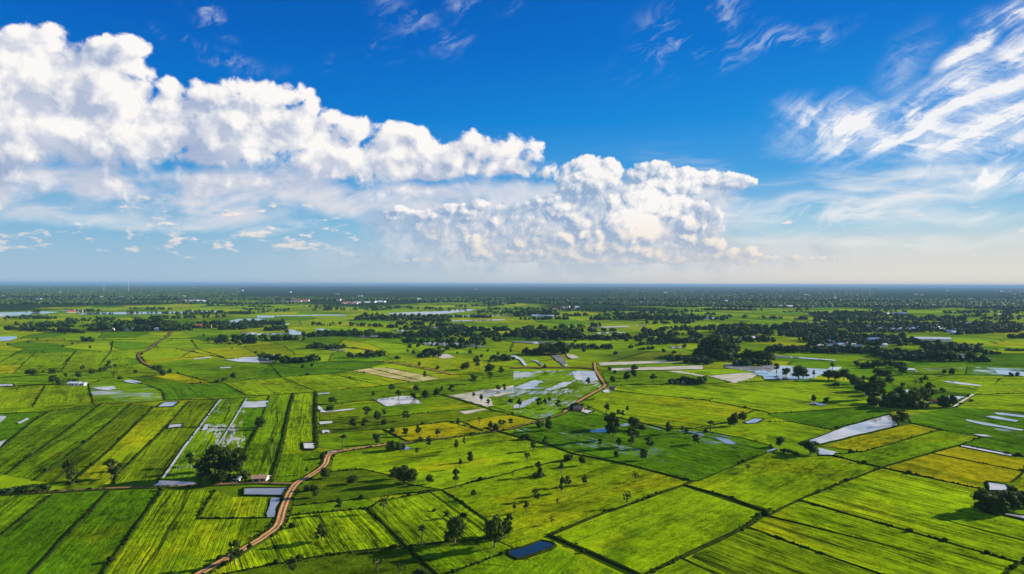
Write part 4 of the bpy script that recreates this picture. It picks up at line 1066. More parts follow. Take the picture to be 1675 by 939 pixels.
GROVES = [
    ('tc', 160, 1675, 354, 352, 10, 22, 38, 120, 'wood in front of the blue-roofed village'), ('tc', 250, 1000, 452, 456, 20, 24, 44, 80, 'grove packed around the lower village'),
    # tile, x0, x1, base y at either end, spread, height range, count, phrase
    ('t9', 600, 1250, 362, 362, 12, 30, 62, 40, 'grove around the white farm buildings'),
    ('t9', 900, 1150, 340, 340, 10, 40, 70, 12, 'grove around the white farm buildings'),
    ('t9', 1250, 1675, 345, 352, 14, 25, 44, 20, 'tree line running to the pale pond'), ('ta', 0, 200, 352, 372, 14, 25, 42, 14, 'tree line running to the pale pond'),
    ('t9', 20, 380, 292, 285, 10, 16, 30, 20, 'scattered trees along the far white canal'), ('t9', 580, 740, 258, 258, 4, 12, 18, 8, 'scattered trees along the far white canal'), ('t9', 1150, 1420, 268, 262, 8, 12, 24, 14, 'scattered trees along the far white canal'),
    ('t9', 230, 345, 330, 330, 3, 18, 28, 8, 'short row of trees in open rice'), ('t9', 535, 612, 436, 436, 3, 26, 36, 5, 'clump of trees on the long canal bank'),
    ('t9', 130, 190, 336, 336, 3, 14, 20, 2, 'short row of trees in open rice'), ('t9', 390, 450, 327, 327, 3, 14, 18, 3, 'short row of trees in open rice'),
    ('ta', 640, 1260, 292, 308, 9, 26, 46, 46, 'dark tree belt in front of the river'), ('ta', 700, 1250, 275, 285, 6, 20, 36, 26, 'dark tree belt in front of the river'),
    ('ta', 970, 1675, 408, 408, 14, 22, 50, 40, 'belt of trees behind the narrow ponds'), ('ta', 1260, 1500, 470, 480, 25, 26, 50, 12, 'loose trees around the narrow ponds'),
    ('ta', 330, 580, 482, 482, 8, 24, 42, 20, 'dense tree row before the reddish lane'), ('ta', 590, 830, 538, 538, 14, 28, 48, 14, 'thicket crowding the reddish lane'), ('ta', 150, 330, 572, 572, 8, 30, 50, 14, 'tree row on the shore of the grey pond'), ('ta', 0, 150, 545, 560, 10, 28, 50, 8, 'tree row on the shore of the grey pond'),
    ('ta', 330, 410, 560, 560, 14, 28, 60, 6, 'tree row on the shore of the grey pond'), ('ta', 1060, 1200, 530, 530, 14, 30, 66, 8, 'loose trees around the narrow ponds'), ('ta', 1540, 1675, 562, 562, 8, 30, 46, 7, 'wood behind the curved paddies'),
    ('ta', 480, 640, 388, 392, 6, 14, 30, 12, 'belt of trees behind the narrow ponds'), ('ta', 330, 480, 392, 392, 4, 10, 20, 8, 'belt of trees behind the narrow ponds'),
    ('tb', 0, 450, 410, 414, 22, 36, 66, 50, 'big dark wood beyond the curved paddies'), ('tb', 430, 750, 420, 422, 8, 24, 48, 22, 'low end of the big dark wood'), ('tb', 60, 180, 516, 518, 8, 34, 52, 8, 'round clump beside the curved paddies'), ('tb', 190, 350, 516, 522, 10, 44, 76, 11, 'round clump beside the curved paddies'),
    ('tb', 680, 1240, 293, 296, 8, 30, 56, 38, 'long dark wood near the forest'), ('tb', 500, 605, 292, 292, 4, 22, 34, 7, 'long dark wood near the forest'), ('tb', 0, 280, 270, 262, 10, 30, 56, 24, 'long dark wood near the forest'), ('tb', 1040, 1180, 310, 310, 6, 18, 30, 8, 'long dark wood near the forest'),
    ('tb', 355, 635, 480, 484, 8, 22, 40, 16, 'row of trees behind the white strip fields'), ('tb', 810, 1012, 462, 450, 6, 18, 34, 12, 'dark hedge of trees in open rice'), ('tb', 810, 920, 488, 488, 3, 14, 24, 8, 'dark hedge of trees in open rice'),
    ('tb', 1265, 1400, 528, 528, 8, 60, 140, 12, 'tall grove beyond the mud flats'), ('tb', 1200, 1675, 545, 565, 14, 40, 84, 28, 'wood behind the mud flats'), ('tb', 1340, 1675, 386, 388, 22, 36, 70, 44, 'dark wood left of the villages'), ('tb', 1020, 1300, 566, 582, 8, 26, 50, 16, 'tree row above the white strip fields'),
    ('tb', 980, 1150, 356, 352, 4, 16, 32, 12, 'thin tree row in far rice'), ('tb', 1180, 1360, 360, 362, 4, 10, 22, 10, 'thin tree row in far rice'), ('tb', 1240, 1420, 290, 284, 6, 16, 34, 12, 'thin tree row in far rice'), ('tb', 850, 980, 380, 378, 3, 26, 36, 6, 'thin tree row in far rice'),
    ('tb', 1440, 1675, 592, 588, 8, 30, 60, 12, 'tree row on the near shore of the lake'),
    ('tc', 160, 960, 340, 336, 8, 26, 46, 60, 'wood in front of the blue-roofed village'), ('tc', 160, 960, 380, 372, 9, 18, 32, 66, 'wood in front of the blue-roofed village'), ('tc', 960, 1675, 338, 338, 8, 26, 46, 50, 'wood in front of the blue-roofed village'), ('tc', 960, 1675, 372, 372, 10, 18, 34, 56, 'wood in front of the blue-roofed village'), ('tc', 300, 1300, 300, 300, 10, 24, 40, 60, 'wood behind the blue-roofed village'),
    ('tc', 0, 720, 500, 506, 14, 26, 50, 80, 'grove packed around the lower village'), ('tc', 250, 900, 420, 420, 14, 24, 48, 40, 'grove packed around the lower village'), ('tc', 720, 1040, 540, 545, 30, 32, 62, 44, 'grove packed around the lower village'), ('tc', 1030, 1220, 500, 500, 10, 40, 80, 16, 'grove packed around the lower village'),
    ('tc', 1040, 1440, 560, 566, 5, 26, 66, 20, 'tree row lining the large pale pond'), ('tc', 1190, 1440, 500, 520, 10, 30, 66, 14, 'tree row lining the large pale pond'), ('tc', 280, 765, 264, 266, 5, 20, 40, 36, 'dark tree belt on the far plain'), ('tc', 100, 280, 244, 246, 4, 10, 20, 14, 'dark tree belt on the far plain'),
    ('tc', 1200, 1405, 465, 462, 3, 12, 24, 12, 'evenly spaced tree row in yellow rice'), ('tc', 1450, 1525, 516, 516, 3, 20, 32, 4, 'evenly spaced tree row in yellow rice'), ('tc', 1550, 1675, 493, 496, 2, 12, 22, 14, 'evenly spaced tree row in yellow rice'), ('tc', 0, 160, 358, 356, 8, 26, 60, 9, 'wood in front of the blue-roofed village'),
    ('tc', 560, 900, 596, 600, 8, 26, 46, 12, 'tree group beside the brown lane'), ('ta', 960, 1675, 500, 560, 70, 18, 34, 26, 'lone trees in the wet middle fields'), ('tb', 380, 1200, 470, 540, 60, 16, 34, 12, 'lone trees in the wet middle fields'), ('t9', 0, 600, 440, 480, 40, 12, 22, 8, 'lone trees in the far green rice'), ('t9', 1300, 1675, 420, 500, 30, 14, 26, 9, 'lone trees in the far green rice'),
    ('ta', 1440, 1675, 250, 255, 10, 16, 34, 18, 'thin tree row in far rice'), ('tb', 280, 680, 235, 240, 12, 14, 26, 30, 'thin tree row in far rice'),
]
gr_ = random.Random(11)
for tl, x0, x1, y0, y1, sp, h0, h1, n, ph in GROVES:
    t = TILES[tl]
    for k in range(n):
        f = (k + gr_.uniform(.1, .9)) / n
        x = t[0] + (x0 + (x1 - x0) * f) / 3.988; yb = t[1] + (y0 + (y1 - y0) * f + gr_.uniform(-sp, sp * .5)) / 3.988
        h = gr_.uniform(h0, h1) / 3.988 * (gr_.uniform(.8, 1.1)); w = h * gr_.uniform(.85, 1.5)
        TREES.append((h * .9, gr_.choice(('round', 'round', 'airy', 'bush', 'round')), x, yb, h, w, ph))
TREES.sort(key=lambda q: -q[0] * (1.6 if q[6] is None else 1.0))
NTREE = 299

LAND = [  # landmarks for the descriptions
    ('dark blue pond', 872, 897), ('fork of the orange road', 482, 798), ('first bend of the orange road', 540, 745), ('near end of the orange road', 370, 918), ('long grey pond by the fork', 440, 802),
    ('long white channel', 320, 710), ('brown track along the stripes', 110, 803), ('square white pond', 505, 729), ('small blue pond on the track', 660, 734), ('yellow stained patch of pasture', 970, 800),
    ('meeting point of four banks', 1128, 790), ('blue puddles in dark rice', 940, 712), ('pale pond by yellow rice', 1632, 797), ('white pool strip by yellow rice', 1612, 737), ('long wedge-shaped pond', 1400, 705), ('light blue pond', 1233, 687),
    ('angled orange lane', 985, 632), ('flooded lane-side paddies', 880, 650), ('red embankment', 890, 603), ('tan mud flat', 1190, 618), ('lake with wooded shore', 1320, 606), ('winding road in green rice', 238, 580),
    ('small white shed in rice', 127, 629), ('oval white pond', 217, 624), ('slanted white pond', 273, 661), ('blue-grey pool in stripes', 288, 696), ('two bare stubble strips', 645, 610), ('bright white wet patch', 655, 655),
    ('yellow field by the track', 800, 690), ('straight orange lane', 680, 605), ('L-shaped white ditch', 530, 672), ('white sandy field corner', 770, 655), ('dirt path by the grove', 1575, 655), ('thatched hut on the bank', 960, 672),
    ('white flooded strips', 1060, 600), ('large village pond', 1550, 580), ('long bank across the near pasture', 600, 905), ('dark ditch below the pastures', 660, 860), ('white-streaked dark rice', 1620, 690),
]
LOOK = {'round': 'dense round tree', 'airy': 'open forked tree', 'slim': 'slender long-trunked tree', 'vase': 'sparse spreading tree', 'bush': 'low dark bush', 'column': 'narrow upright tree', 'palm': 'ball-headed fan palm'}
ORD = ['', 'second', 'third', 'fourth', 'fifth', 'sixth', 'seventh', 'eighth', 'ninth', 'tenth', 'eleventh', 'twelfth']


def describe(kd, px, py, hpx):
    best = min(LAND, key=lambda q: math.hypot(q[1] - px, (q[2] - py) * 2.2))
    dx, dy = px - best[1], (py - best[2]) * 2.2
    if abs(dx) > abs(dy): rel = 'right of the' if dx > 0 else 'left of the'
    else: rel = 'in front of the' if dy > 0 else 'behind the'
    return LOOK[kd], rel, best[0], math.hypot(dx, dy)


vr_ = random.Random(5)
named = {}
grove = {}
tree_list = []
for rank, (_, kd, px, py, hp, wp, ph) in enumerate(TREES[:NTREE]):
    base = gp(px, py)
    d = math.hypot(base.x, base.y)
    mpp = base.y / F_PX
    H = hp * mpp * 1.08; Wd = wp * mpp * (1.15 if kd in ('slim', 'vase', 'palm') else 1.22)
    tm, cm = vr_.choice(KINDS[kd])
    root = bpy.data.objects.new(NAME[kd], None); COL.objects.link(root)
    root.empty_display_size = 0.5
    root.location = (base.x, base.y, 0)
    root.rotation_euler = (vr_.uniform(-.03, .03), vr_.uniform(-.03, .03), vr_.uniform(0, 6.28))
    root.scale = (Wd, Wd, H)
    for nm, me in (('trunk', tm), ('crown', cm)):
        o = bpy.data.objects.new(nm, me); COL.objects.link(o); o.parent = root
    root['category'] = 'bush' if kd == 'bush' else ('palm' if kd == 'palm' else 'tree')
    if ph:
        root['group'] = ph
        grove.setdefault(ph, []).append((px, py, hp, root))
    else:
        look, rel, lm, dd = describe(kd, px, py, hp)
        named.setdefault((look, rel, lm), []).append((dd, root))
        root['group'] = {'bush': 'bushes in the rice fields', 'palm': 'fan palms in the fields'}.get(kd, 'trees standing in the rice fields')
    tree_list.append(root)
for (look, rel, lm), L in named.items():
    L.sort(key=lambda q: q[0])
    for k, (dd, root) in enumerate(L):
        root['label'] = (f'{look} nearest {rel} {lm}' if len(L) > 1 else f'{look} {rel} {lm}') if k == 0 else f'{ORD[k]} {look} {rel} {lm}'


for ph, L in grove.items():
    L.sort(key=lambda q: q[0]); n = len(L)
    for k, (px, py, hp, root) in enumerate(L):
        if n == 1: root['label'] = 'tallest dark tree of the ' + ph
        elif n <= 12: root['label'] = f"{('leftmost', *ORD[1:])[k]} big tree {'from the left ' if k else ''}of the {ph}"
        else: root['label'] = f"dark leafy tree at the {('left end', 'left half', 'right half', 'right end')[min(3, int(4 * k / n))]} of the {ph}"


# ---- the many farther trees, beyond counting, and the forest towards the horizon
def blobs(name, P, Rr, Hh, seed, mat, src=ICO1):
    r = np.random.RandomState(seed)
    v, f = src; n = len(P)
    jit = 1 + r.uniform(-.28, .28, (n, len(v)))
    an = r.uniform(0, 6.28, n); c, s = np.cos(an)[:, None], np.sin(an)[:, None]
    X_ = v[None, :, 0] * jit; Y_ = v[None, :, 1] * jit; Z_ = v[None, :, 2] * jit
    VX = (X_ * c - Y_ * s) * Rr[:, None] + P[:, 0:1]; VY = (X_ * s + Y_ * c) * Rr[:, None] + P[:, 1:2]
    VZ = (Z_ * .5 + .5) * Hh[:, None] + P[:, 2:3]
    V = np.stack([VX, VY, VZ], 2).reshape(-1, 3)
    F = (f[None] + (np.arange(n) * len(v))[:, None, None]).reshape(-1, 3)
    o = bpy.data.objects.new(name, np_mesh(name, V, F, mat, 3)); COL.objects.link(o)
    o['kind'] = 'stuff'
    return o


rest = [(q[1], q[2], q[3], q[4], q[5]) for q in TREES[NTREE:]]
rr_ = random.Random(3)
for k in range(120):                              # thin hedges and field-edge trees over the middle distance
    x0, y0 = rr_.uniform(0, 1675), 500 + 62 * rr_.random() ** 1.3
    if 1300 < x0 < 1640 and y0 > 560: continue
    L, sl = rr_.uniform(15, 150), rr_.uniform(-.05, .05)
    for q in range(int(L / rr_.uniform(2.2, 5))):
        f = rr_.random(); hh = (y0 - 462) * rr_.uniform(.045, .12)
        rest.append(('bush', x0 + L * f, y0 + L * f * sl + rr_.uniform(-.4, .4), hh, hh * rr_.uniform(.8, 1.5)))
src = [crown_arrays(L_, n_, l_, s_, c_) for L_, n_, l_, s_, c_ in (
    ([(0, 0, .45, .34, .38), (.24, .08, .42, .26, .3), (-.22, .14, .5, .26, .3), (.05, -.25, .4, .26, .28), (-.1, -.05, .76, .24, .22)], 230, .075, 1, .72),
    ([(0, 0, .5, .3, .34), (.26, -.1, .5, .22, .26), (-.26, -.1, .36, .24, .3), (0, .27, .62, .24, .26), (.12, 0, .8, .2, .18)], 230, .075, 2, .70),
    ([(.05, 0, .4, .36, .38), (.3, .1, .3, .2, .26), (-.3, 0, .34, .2, .28), (0, -.1, .7, .28, .26)], 200, .08, 3, .74))]
AV, AF, off = [], [], 0
for kd, px, py, hp, wp in rest:
    b0 = gp(px, py); mpp = b0.y / F_PX; H = hp * mpp; Wd = wp * mpp
    V_, F_ = src[rr_.randrange(3)]; an = rr_.uniform(0, 6.28); c_, s_ = math.cos(an), math.sin(an)
    q = np.empty_like(V_); q[:, 0] = (V_[:, 0] * c_ - V_[:, 1] * s_) * Wd + b0.x; q[:, 1] = (V_[:, 0] * s_ + V_[:, 1] * c_) * Wd + b0.y; q[:, 2] = V_[:, 2] * H - .03 * H
    if mpp > 1.4: sel = (F_[:, 3] == F_[:, 2]) | (np.arange(len(F_)) % 2 == 0); Fx = F_[sel]
    else: Fx = F_
    AV.append(q); AF.append(np.vstack([Fx[:, [0, 1, 2]], Fx[Fx[:, 3] != Fx[:, 2]][:, [0, 2, 3]]]) + off); off += len(q)
o = bpy.data.objects.new('farther_trees', np_mesh('farther_trees', np.vstack(AV), np.vstack(AF), wood_m, 3)); COL.objects.link(o); o['kind'] = 'stuff'
o['label'] = 'smaller dark trees of the far groves and hedges'

# rough grass and scrub on the banks and road edges
P, Rr, Hh = [], [], []
for pts, w in tufts:
    for a, b_ in zip(pts, pts[1:]):
        d0 = min(a.length, b_.length)
        if d0 > 1500: continue
        stp = 1.1 if d0 < 450 else (2.2 if d0 < 800 else 4.5)
        for k in range(int((b_ - a).length / stp)):
            p = a.lerp(b_, rr_.random())
            if mnoise(Vector((p.x * .05, p.y * .05, w))) < -.12: continue
            sz = rr_.uniform(.35, .95) * (1 if d0 < 800 else 1.4) * (2.2 if rr_.random() < .03 else 1)
            P.append((p.x + rr_.gauss(0, .55 * w), p.y + rr_.gauss(0, .55 * w), .2)); Rr.append(sz * .9); Hh.append(sz * .85)
o = blobs('bank_scrub', np.array(P), np.array(Rr), np.array(Hh), 8, bank_m)
o['label'] = 'rough grass and low scrub growing along banks and road edges'
print('scrub', len(P))

# horizon forest
r = np.random.RandomState(9)
N = 150000
ys = 2650 * (26000 / 2650) ** (r.random_sample(N) ** 0.95)
xs_ = (r.random_sample(N) * 2 - 1) * ys * 0.86
T = 96
def vnoise(x, y, seed):
    g = np.random.RandomState(seed).random_sample((T, T)); xi, yi = np.floor(x).astype(int), np.floor(y).astype(int)
    fx, fy = x - xi, y - yi; fx, fy = fx * fx * (3 - 2 * fx), fy * fy * (3 - 2 * fy)
    G = lambda a, b: g[a % T, b % T]
    return (G(xi, yi) * (1 - fx) + G(xi + 1, yi) * fx) * (1 - fy) + (G(xi, yi + 1) * (1 - fx) + G(xi + 1, yi + 1) * fx) * fy
sc_ = np.maximum(1, ys / 5000)
den = vnoise(xs_ / 1500 / sc_, ys / 420 / sc_, 1) * .58 + vnoise(xs_ / 420 / sc_, ys / 190 / sc_, 2) * .32 + vnoise(xs_ / 90, ys / 90, 3) * .10
thr = np.interp(ys, [2650, 3000, 3600, 4500, 7000, 12000, 26000], [.64, .57, .52, .49, .48, .47, .46])
keep = den > thr
xs_, ys = xs_[keep], ys[keep]; n = len(ys)
sz = np.interp(ys, [2600, 6000, 12000, 26000], [7.5, 13.0, 28.0, 60.0]) * r.uniform(.6, 1.5, n)
ht = np.interp(ys, [2600, 26000], [11.0, 15.0]) * r.uniform(.55, 1.35, n)
o = blobs('distant_forest', np.stack([xs_, ys, np.full(n, -1.0)], 1), sz, ht, 5, wood_m)
o['label'] = 'dark forest belt stretching across the plain to the horizon'
print('forest', n, 'trees', len(TREES))
# ------------------------------------------------------------------ buildings
wall_w = plain('whitewash', (0.55, 0.53, 0.50), 0.12, 0.8, bumpd=0, spec=.3)
wall_b = plain('timber_wall', (0.30, 0.21, 0.14), 0.3, 1.5, bumpd=0)
ROOFM = {'white': plain('zinc_roof', (0.55, 0.58, 0.62), 0.12, 0.6, rough=.5, bumpd=0, spec=.5), 'blue': plain('blue_roof', (0.07, 0.17, 0.36), 0.15, 0.6, rough=.5, bumpd=0, spec=.5),
         'red': plain('tile_roof', (0.38, 0.12, 0.07), 0.25, 0.8, bumpd=0), 'grey': plain('grey_roof', (0.36, 0.38, 0.42), 0.2, 0.6, rough=.6, bumpd=0, spec=.4), 'brown': plain('rusty_roof', (0.36, 0.22, 0.16), 0.3, 0.6, bumpd=0)}
dark_m = plain('dark_opening', (0.03, 0.03, 0.03), 0.2, 1, bumpd=0)
steel_m = plain('galvanised_steel', (0.5, 0.5, 0.52), 0.1, 1, bumpd=0)


def house_meshes(L, Wd, h, rise, roof, wall, over=.6, open_=False):
    x, y = L / 2, Wd / 2
    V, F = [], []
    def box(x0, x1, y0, y1, z0, z1):
        b = len(V); V.extend([(a, c, z) for z in (z0, z1) for a, c in ((x0, y0), (x1, y0), (x1, y1), (x0, y1))])
        F.extend([(b, b + 3, b + 2, b + 1), (b + 4, b + 5, b + 6, b + 7), (b, b + 1, b + 5, b + 4), (b + 1, b + 2, b + 6, b + 5), (b + 2, b + 3, b + 7, b + 6), (b + 3, b, b + 4, b + 7)])
    V = [(-x, -y, 0), (x, -y, 0), (x, y, 0), (-x, y, 0), (-x, -y, h), (x, -y, h), (x, y, h), (-x, y, h), (-x, 0, h + rise - .05), (x, 0, h + rise - .05)]
    F = [(0, 1, 5, 4), (2, 3, 7, 6), (1, 2, 6, 9, 5), (3, 0, 4, 8, 7)]
    wm = bpy.data.meshes.new('wall'); wm.from_pydata(V, [], F); wm.materials.append(wall)
    k = rise / y; X0 = x + over; Y0 = y + over; ze = h - over * k; t = .18
    V = []
    for z in (0, t):
        V += [(-X0, -Y0, ze + z), (X0, -Y0, ze + z), (X0, 0, h + rise + z), (-X0, 0, h + rise + z), (X0, Y0, ze + z), (-X0, Y0, ze + z)]
    F = [(6, 7, 8, 9), (9, 8, 10, 11), (3, 2, 1, 0), (5, 4, 2, 3), (0, 1, 7, 6), (4, 5, 11, 10), (1, 2, 8, 7), (2, 4, 10, 8), (5, 3, 9, 11), (3, 0, 6, 9)]
    rm = bpy.data.meshes.new('roof'); rm.from_pydata(V, [], F); rm.materials.append(roof)
    def cuboid(nm, x0, x1, y0, y1, z0, z1, m):
        VV = [(a, c, z) for z in (z0, z1) for a, c in ((x0, y0), (x1, y0), (x1, y1), (x0, y1))]
        me = bpy.data.meshes.new(nm); me.from_pydata(VV, [], [(0, 3, 2, 1), (4, 5, 6, 7), (0, 1, 5, 4), (1, 2, 6, 5), (2, 3, 7, 6), (3, 0, 4, 7)]); me.materials.append(m); return me
    dm = cuboid('door', -x * .2 - .5, -x * .2 + .5, -y - .06, -y + .02, .01, min(2.1, h * .8), dark_m)
    w1 = cuboid('window', x * .3, x * .3 + 1.2, -y - .05, -y + .02, h * .35, h * .75, dark_m)
    w2 = cuboid('window', -x * .75, -x * .75 + 1.2, -y - .05, -y + .02, h * .35, h * .75, dark_m)
    return [wm, rm, dm, w1, w2]


hc = {}


def house(px, py, L, Wd, h, rise, roof, wall, rot, label, group=None, name='house', cat='house', parts=True, z=0.0):
    key = (L, Wd, h, rise, roof, wall)
    if key not in hc: hc[key] = house_meshes(L, Wd, h, rise, ROOFM[roof], wall_w if wall == 'w' else wall_b)
    b = gp(px, py)
    o = bpy.data.objects.new(name, None); COL.objects.link(o); o.location = (b.x, b.y, z); o.rotation_euler = (0, 0, R(rot)); o.empty_display_size = .5
    for me in hc[key][: (5 if parts else 2)]:
        c = bpy.data.objects.new(me.name.split('.')[0], me); COL.objects.link(c); c.parent = o
    o['label'] = label; o['category'] = cat
    if group: o['group'] = group
    return o


def zt(t, x, y): return TILES[t][0] + x / 3.988, TILES[t][1] + y / 3.988


house(*zt('t2', 18, 268), 6.5, 4.5, 2.2, .9, 'brown', 'b', 12, 'brown-roofed shed beside the track left of the road fork', name='shed', cat='shed')
house(*zt('t2', 44, 262), 4.2, 3.6, 2.0, .6, 'white', 'w', -18, 'white-roofed shed at the right end of the brown shed', name='shed', cat='shed')
house(*zt('t1', 1540, 268), 3.6, 2.6, 1.6, .5, 'white', 'w', 8, 'tiny pale hut under the grove by the brown track', name='hut', cat='hut')
house(*zt('t5', 488, 203), 11, 5, 2.8, 1.0, 'white', 'w', 5, 'long white shed in rice below a row of trees', name='shed', cat='shed')
house(*zt('t5', 538, 202), 6, 4, 2.4, .9, 'white', 'w', -4, 'smaller white shed just right of the long one', name='shed', cat='shed')
house(*zt('t7', 1125, 186), 9, 5, 2.6, 1.0, 'grey', 'w', 4, 'grey-roofed hut half hidden by the bush clump', name='hut', cat='hut')
house(*zt('t7', 1175, 190), 8, 5, 2.6, 1.0, 'white', 'w', 4, 'pale hut at the right of the bush clump', name='hut', cat='hut')
house(*zt('t7', 425, 365), 7, 4.5, 2.0, 1.5, 'brown', 'b', -20, 'brown hut on the bank where the orange lane starts', name='hut', cat='hut')
house(*zt('t7', 645, 228), 6, 4, 2.2, 1.0, 'brown', 'b', -20, 'small brown hut at the corner of the orange lane', name='hut', cat='hut')
for i, (x, y, L, rf, tx) in enumerate([(660, 268, 6, 'white', 'westernmost pale house among the trees of the long grove'), (768, 300, 6, 'white', 'white house in the middle of the long grove'), (935, 345, 5, 'grey', 'grey house at the foot of the tallest trees in the long grove'),
                                       (978, 345, 5.5, 'white', 'pale house on the sunny edge of the long grove'), (1090, 318, 6, 'red', 'red-roofed house near the open end of the long grove')]):
    house(*zt('t8', x, y), L, 4, 2.3, 1.1, rf, 'w', rng.uniform(-30, 30), tx, 'houses in the long grove beside the wedge-shaped pond')
# farm buildings beyond the rice
for x, L, rf, tx in ((835, 42, 'white', 'long white farm building at the foot of the far grove'), (888, 38, 'white', 'second long white farm building beside the first'), (700, 24, 'red', 'red-roofed farm building at the dark end of the far grove'),
                     (1040, 16, 'white', 'white farmhouse where the winding road enters the grove')):
    house(*zt('t9', x, 362), L, 12, 4, 2.2, rf, 'w', rng.uniform(-8, 8), tx, 'farm buildings in the far grove', name='farm_building', cat='farm building')
for x, y, L in ((1305, 340, 22), (1330, 336, 16), (1352, 342, 18)):
    house(*zt('t9', x, y), L, 12, 3.5, 3, 'red', 'w', rng.uniform(-20, 20), 'red-roofed house in the tree line near the pale pond', 'red-roofed houses in the tree line')
hr = random.Random(21)
GR = [  # tile, x0,x1,y0,y1,n, roofs, size, label, group
    ('tc', 670, 990, 330, 362, 26, 'bbwgg', 10, 'house with a bright metal roof in the blue-roofed village'), ('tc', 560, 670, 330, 345, 5, 'wwg', 14, 'pale-roofed house at the near edge of the blue-roofed village'),
    ('tc', 1000, 1160, 340, 362, 10, 'bwwg', 10, 'house in the eastern half of the blue-roofed village'), ('tc', 1260, 1330, 318, 330, 5, 'bb', 16, 'blue-roofed house in the wood past the village'),
    ('tc', 330, 780, 428, 474, 24, 'wgrrgbw', 9, 'small house among the trees of the lower village'), ('tc', 1190, 1240, 368, 385, 3, 'w', 12, 'white house by the lone tree past the village'), ('tb', 130, 260, 268, 274, 6, 'w', 16, 'white house in front of the long dark wood'),
    ('tb', 1240, 1310, 284, 290, 4, 'w', 16, 'white house in the far thin tree row'), ('tb', 1480, 1590, 410, 425, 4, 'wr', 12, 'small house behind the mud flat trees'), ('t9', 420, 530, 236, 246, 7, 'rg', 20, 'brown-roofed house on the bank of the far canal'),
    ('ta', 560, 660, 178, 190, 7, 'rrw', 30, 'red-roofed house at the forest edge'), ('ta', 700, 830, 176, 184, 5, 'rw', 30, 'red-roofed house at the forest edge'), ('t9', 1170, 1340, 170, 182, 7, 'wwr', 34, 'white building in the far forest'), ('tb', 270, 420, 205, 235, 8, 'rrw', 18, 'red-roofed house in the far hamlet'),
    ('tb', 800, 930, 180, 186, 6, 'w', 34, 'white building in the far forest'), ('ta', 230, 345, 158, 176, 6, 'rw', 34, 'long pale building by the far white lake'), ('tc', 780, 870, 258, 262, 2, 'w', 40, 'long white greenhouse on the far plain'), ('tc', 30, 200, 205, 210, 8, 'w', 28, 'white building in the far forest'),
]
RN = {'b': 'blue', 'w': 'white', 'g': 'grey', 'r': 'red'}
for tl, x0, x1, y0, y1, n, rf, sz, lb in GR:
    for k in range(n):
        x = x0 + (x1 - x0) * (k + hr.uniform(.1, .9)) / n; y = hr.uniform(y0, y1)
        L = sz * hr.choice((.8, 1.0, 1.3)); rr2 = RN[hr.choice(rf)]
        tall = 9 if tl == 'tc' and y0 < 470 else 4
        house(*zt(tl, x, y), round(L, 1), round(L * .6, 1), 3.2, round(L * .16, 1), rr2, 'w', hr.uniform(-35, 35), (rr2 + '-roofed ' if 'roof' not in lb and 'building' not in lb and 'greenhouse' not in lb and 'white house' not in lb else '') + lb, lb.replace('house', 'houses', 1), parts=sz < 16 or tl == 'tc')
def ordinals(n_):
    return ['leftmost'] + [w + ' from the left' for w in ('second', 'third', 'fourth', 'fifth', 'sixth', 'seventh', 'eighth', 'ninth', 'tenth', 'eleventh', 'twelfth')][:n_ - 1]


by_label = {}
for o in [q for q in COL.objects if q.parent is None and q.get('category') == 'house' and q.get('group')]:
    by_label.setdefault(o['label'], []).append(o)
for lb, L in by_label.items():                    # say which one: by its place along the row
    L.sort(key=lambda q: q.location.x / q.location.y)
    if 1 < len(L) <= 12:
        for w, o in zip(ordinals(len(L)), L): o['label'] = f'{lb}, {w}'
    elif len(L) > 12:
        for k, o in enumerate(L): o['label'] = f"{lb}, {('left end', 'left middle', 'right middle', 'right end')[min(3, 4 * k // len(L))]}"
# big blue-roofed hall of the lower village, and the long white shed beyond it
house(*zt('tc', 692, 444), 20, 13, 7, 2.6, 'blue', 'w', 8, 'large blue-roofed hall standing in the lower village', name='hall', cat='hall')
house(*zt('tc', 1070, 432), 62, 15, 5, 2.5, 'white', 'w', -4, 'long white-roofed barn on open ground behind the lower village', name='barn', cat='barn')
house(*zt('tc', 375, 503), 16, 8, 3.5, 2, 'red', 'w', 0, 'pinkish house on the rice edge below the lower village')
# scattered far white buildings, seen as specks over the forest
for k in range(34):
    d = 3600 * (14000 / 3600) ** hr.random(); x = hr.uniform(-.74, .74) * d; s = d / 5000
    key = ('far', k % 5)
    if key not in hc: hc[key] = house_meshes(15 + 4 * (k % 5), 9, 5, 2.4, ROOFM[('white', 'white', 'grey', 'red', 'white')[k % 5]], wall_w)
    o = bpy.data.objects.new('building', None); COL.objects.link(o); o.location = (x, d, 0); o.rotation_euler = (0, 0, hr.uniform(-.5, .5)); o.scale = (max(1, s), max(1, s), 2.0)
    for me in hc[key][:2]:
        c = bpy.data.objects.new(me.name.split('.')[0], me); COL.objects.link(c); c.parent = o
    o['label'] = 'tiny pale building in the horizon forest, ' + ('left side' if x < -.25 * d else 'right side' if x > .25 * d else 'middle') + (' far back' if d > 7000 else ' nearer edge'); o['category'] = 'building'; o['group'] = 'tiny buildings in the horizon forest'


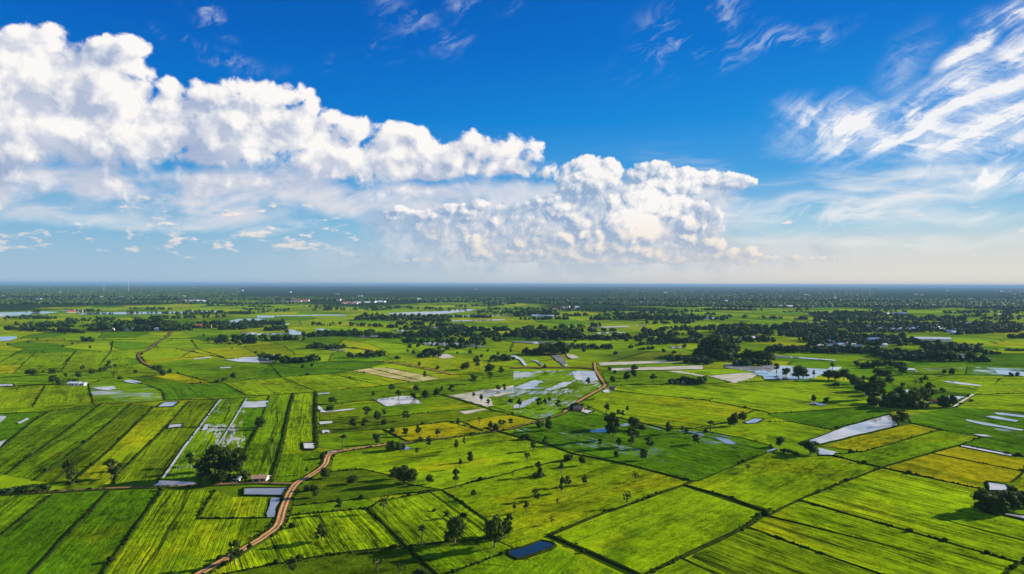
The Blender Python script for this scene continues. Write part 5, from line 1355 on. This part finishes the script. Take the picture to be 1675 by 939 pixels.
# ---- lattice masts on the horizon
def mast(px, d, H, w, label):
    v = ray(px, 470); x = v.x / v.y * d
    o = bpy.data.objects.new('lattice_mast', None); COL.objects.link(o); o.location = (x, d, 0); o['label'] = label; o['category'] = 'mast'; o['group'] = 'lattice masts on the horizon'
    legs = [(a, b) for a in (-1, 1) for b in (-1, 1)]
    for a, b in legs:
        me = limb_mesh('leg', [([(a * w, b * w, 0), (a * w * .3, b * w * .3, H)], w * .16, w * .12)], steel_m, 5)
        c = bpy.data.objects.new('leg', me); COL.objects.link(c); c.parent = o
    segs = []
    for k in range(12):
        z0, z1 = H * k / 12, H * (k + 1) / 12; s0, s1 = w * (1 - .7 * k / 12), w * (1 - .7 * (k + 1) / 12)
        ring = [(-1, -1), (1, -1), (1, 1), (-1, 1)]
        for (a, b), (c_, e) in zip(ring, ring[1:] + ring[:1]):
            segs.append(([(a * s0, b * s0, z0), (c_ * s1, e * s1, z1)], w * .07, w * .07)); segs.append(([(a * s1, b * s1, z1), (c_ * s1, e * s1, z1)], w * .07, w * .07))
    c = bpy.data.objects.new('bracing', limb_mesh('bracing', segs, steel_m, 4)); COL.objects.link(c); c.parent = o


mast(170, 7600, 122, 1.8, 'thin pale lattice mast on the horizon, nearer the edge of the two')
mast(210.5, 7200, 128, 2.4, 'taller pale lattice mast on the horizon to the right of the thin one')
# ------------------------------------------------------------------ the air: even haze round the camera and the land, below the sky
hz = bpy.data.materials.new('haze_air'); hz.use_nodes = True
S.tree = hz.node_tree; hz.node_tree.nodes.clear()
pv = hz.node_tree.nodes.new('ShaderNodeVolumePrincipled')
pv.inputs['Color'].default_value = (0.17, 0.30, 0.49, 1)
pv.inputs['Density'].default_value = 0.000044
pv.inputs['Anisotropy'].default_value = 0.0
ho = hz.node_tree.nodes.new('ShaderNodeOutputMaterial'); hz.node_tree.links.new(pv.outputs[0], ho.inputs['Volume'])
a, z0, z1 = 125000.0, -1.0, 134.0
haze = mesh_obj('haze', [(x, y, z) for z in (z0, z1) for x, y in ((-a, -a), (a, -a), (a, a), (-a, a))],
                [(3, 2, 1, 0), (4, 5, 6, 7), (0, 1, 5, 4), (1, 2, 6, 5), (2, 3, 7, 6), (3, 0, 4, 7)], hz)
haze['kind'] = 'stuff'
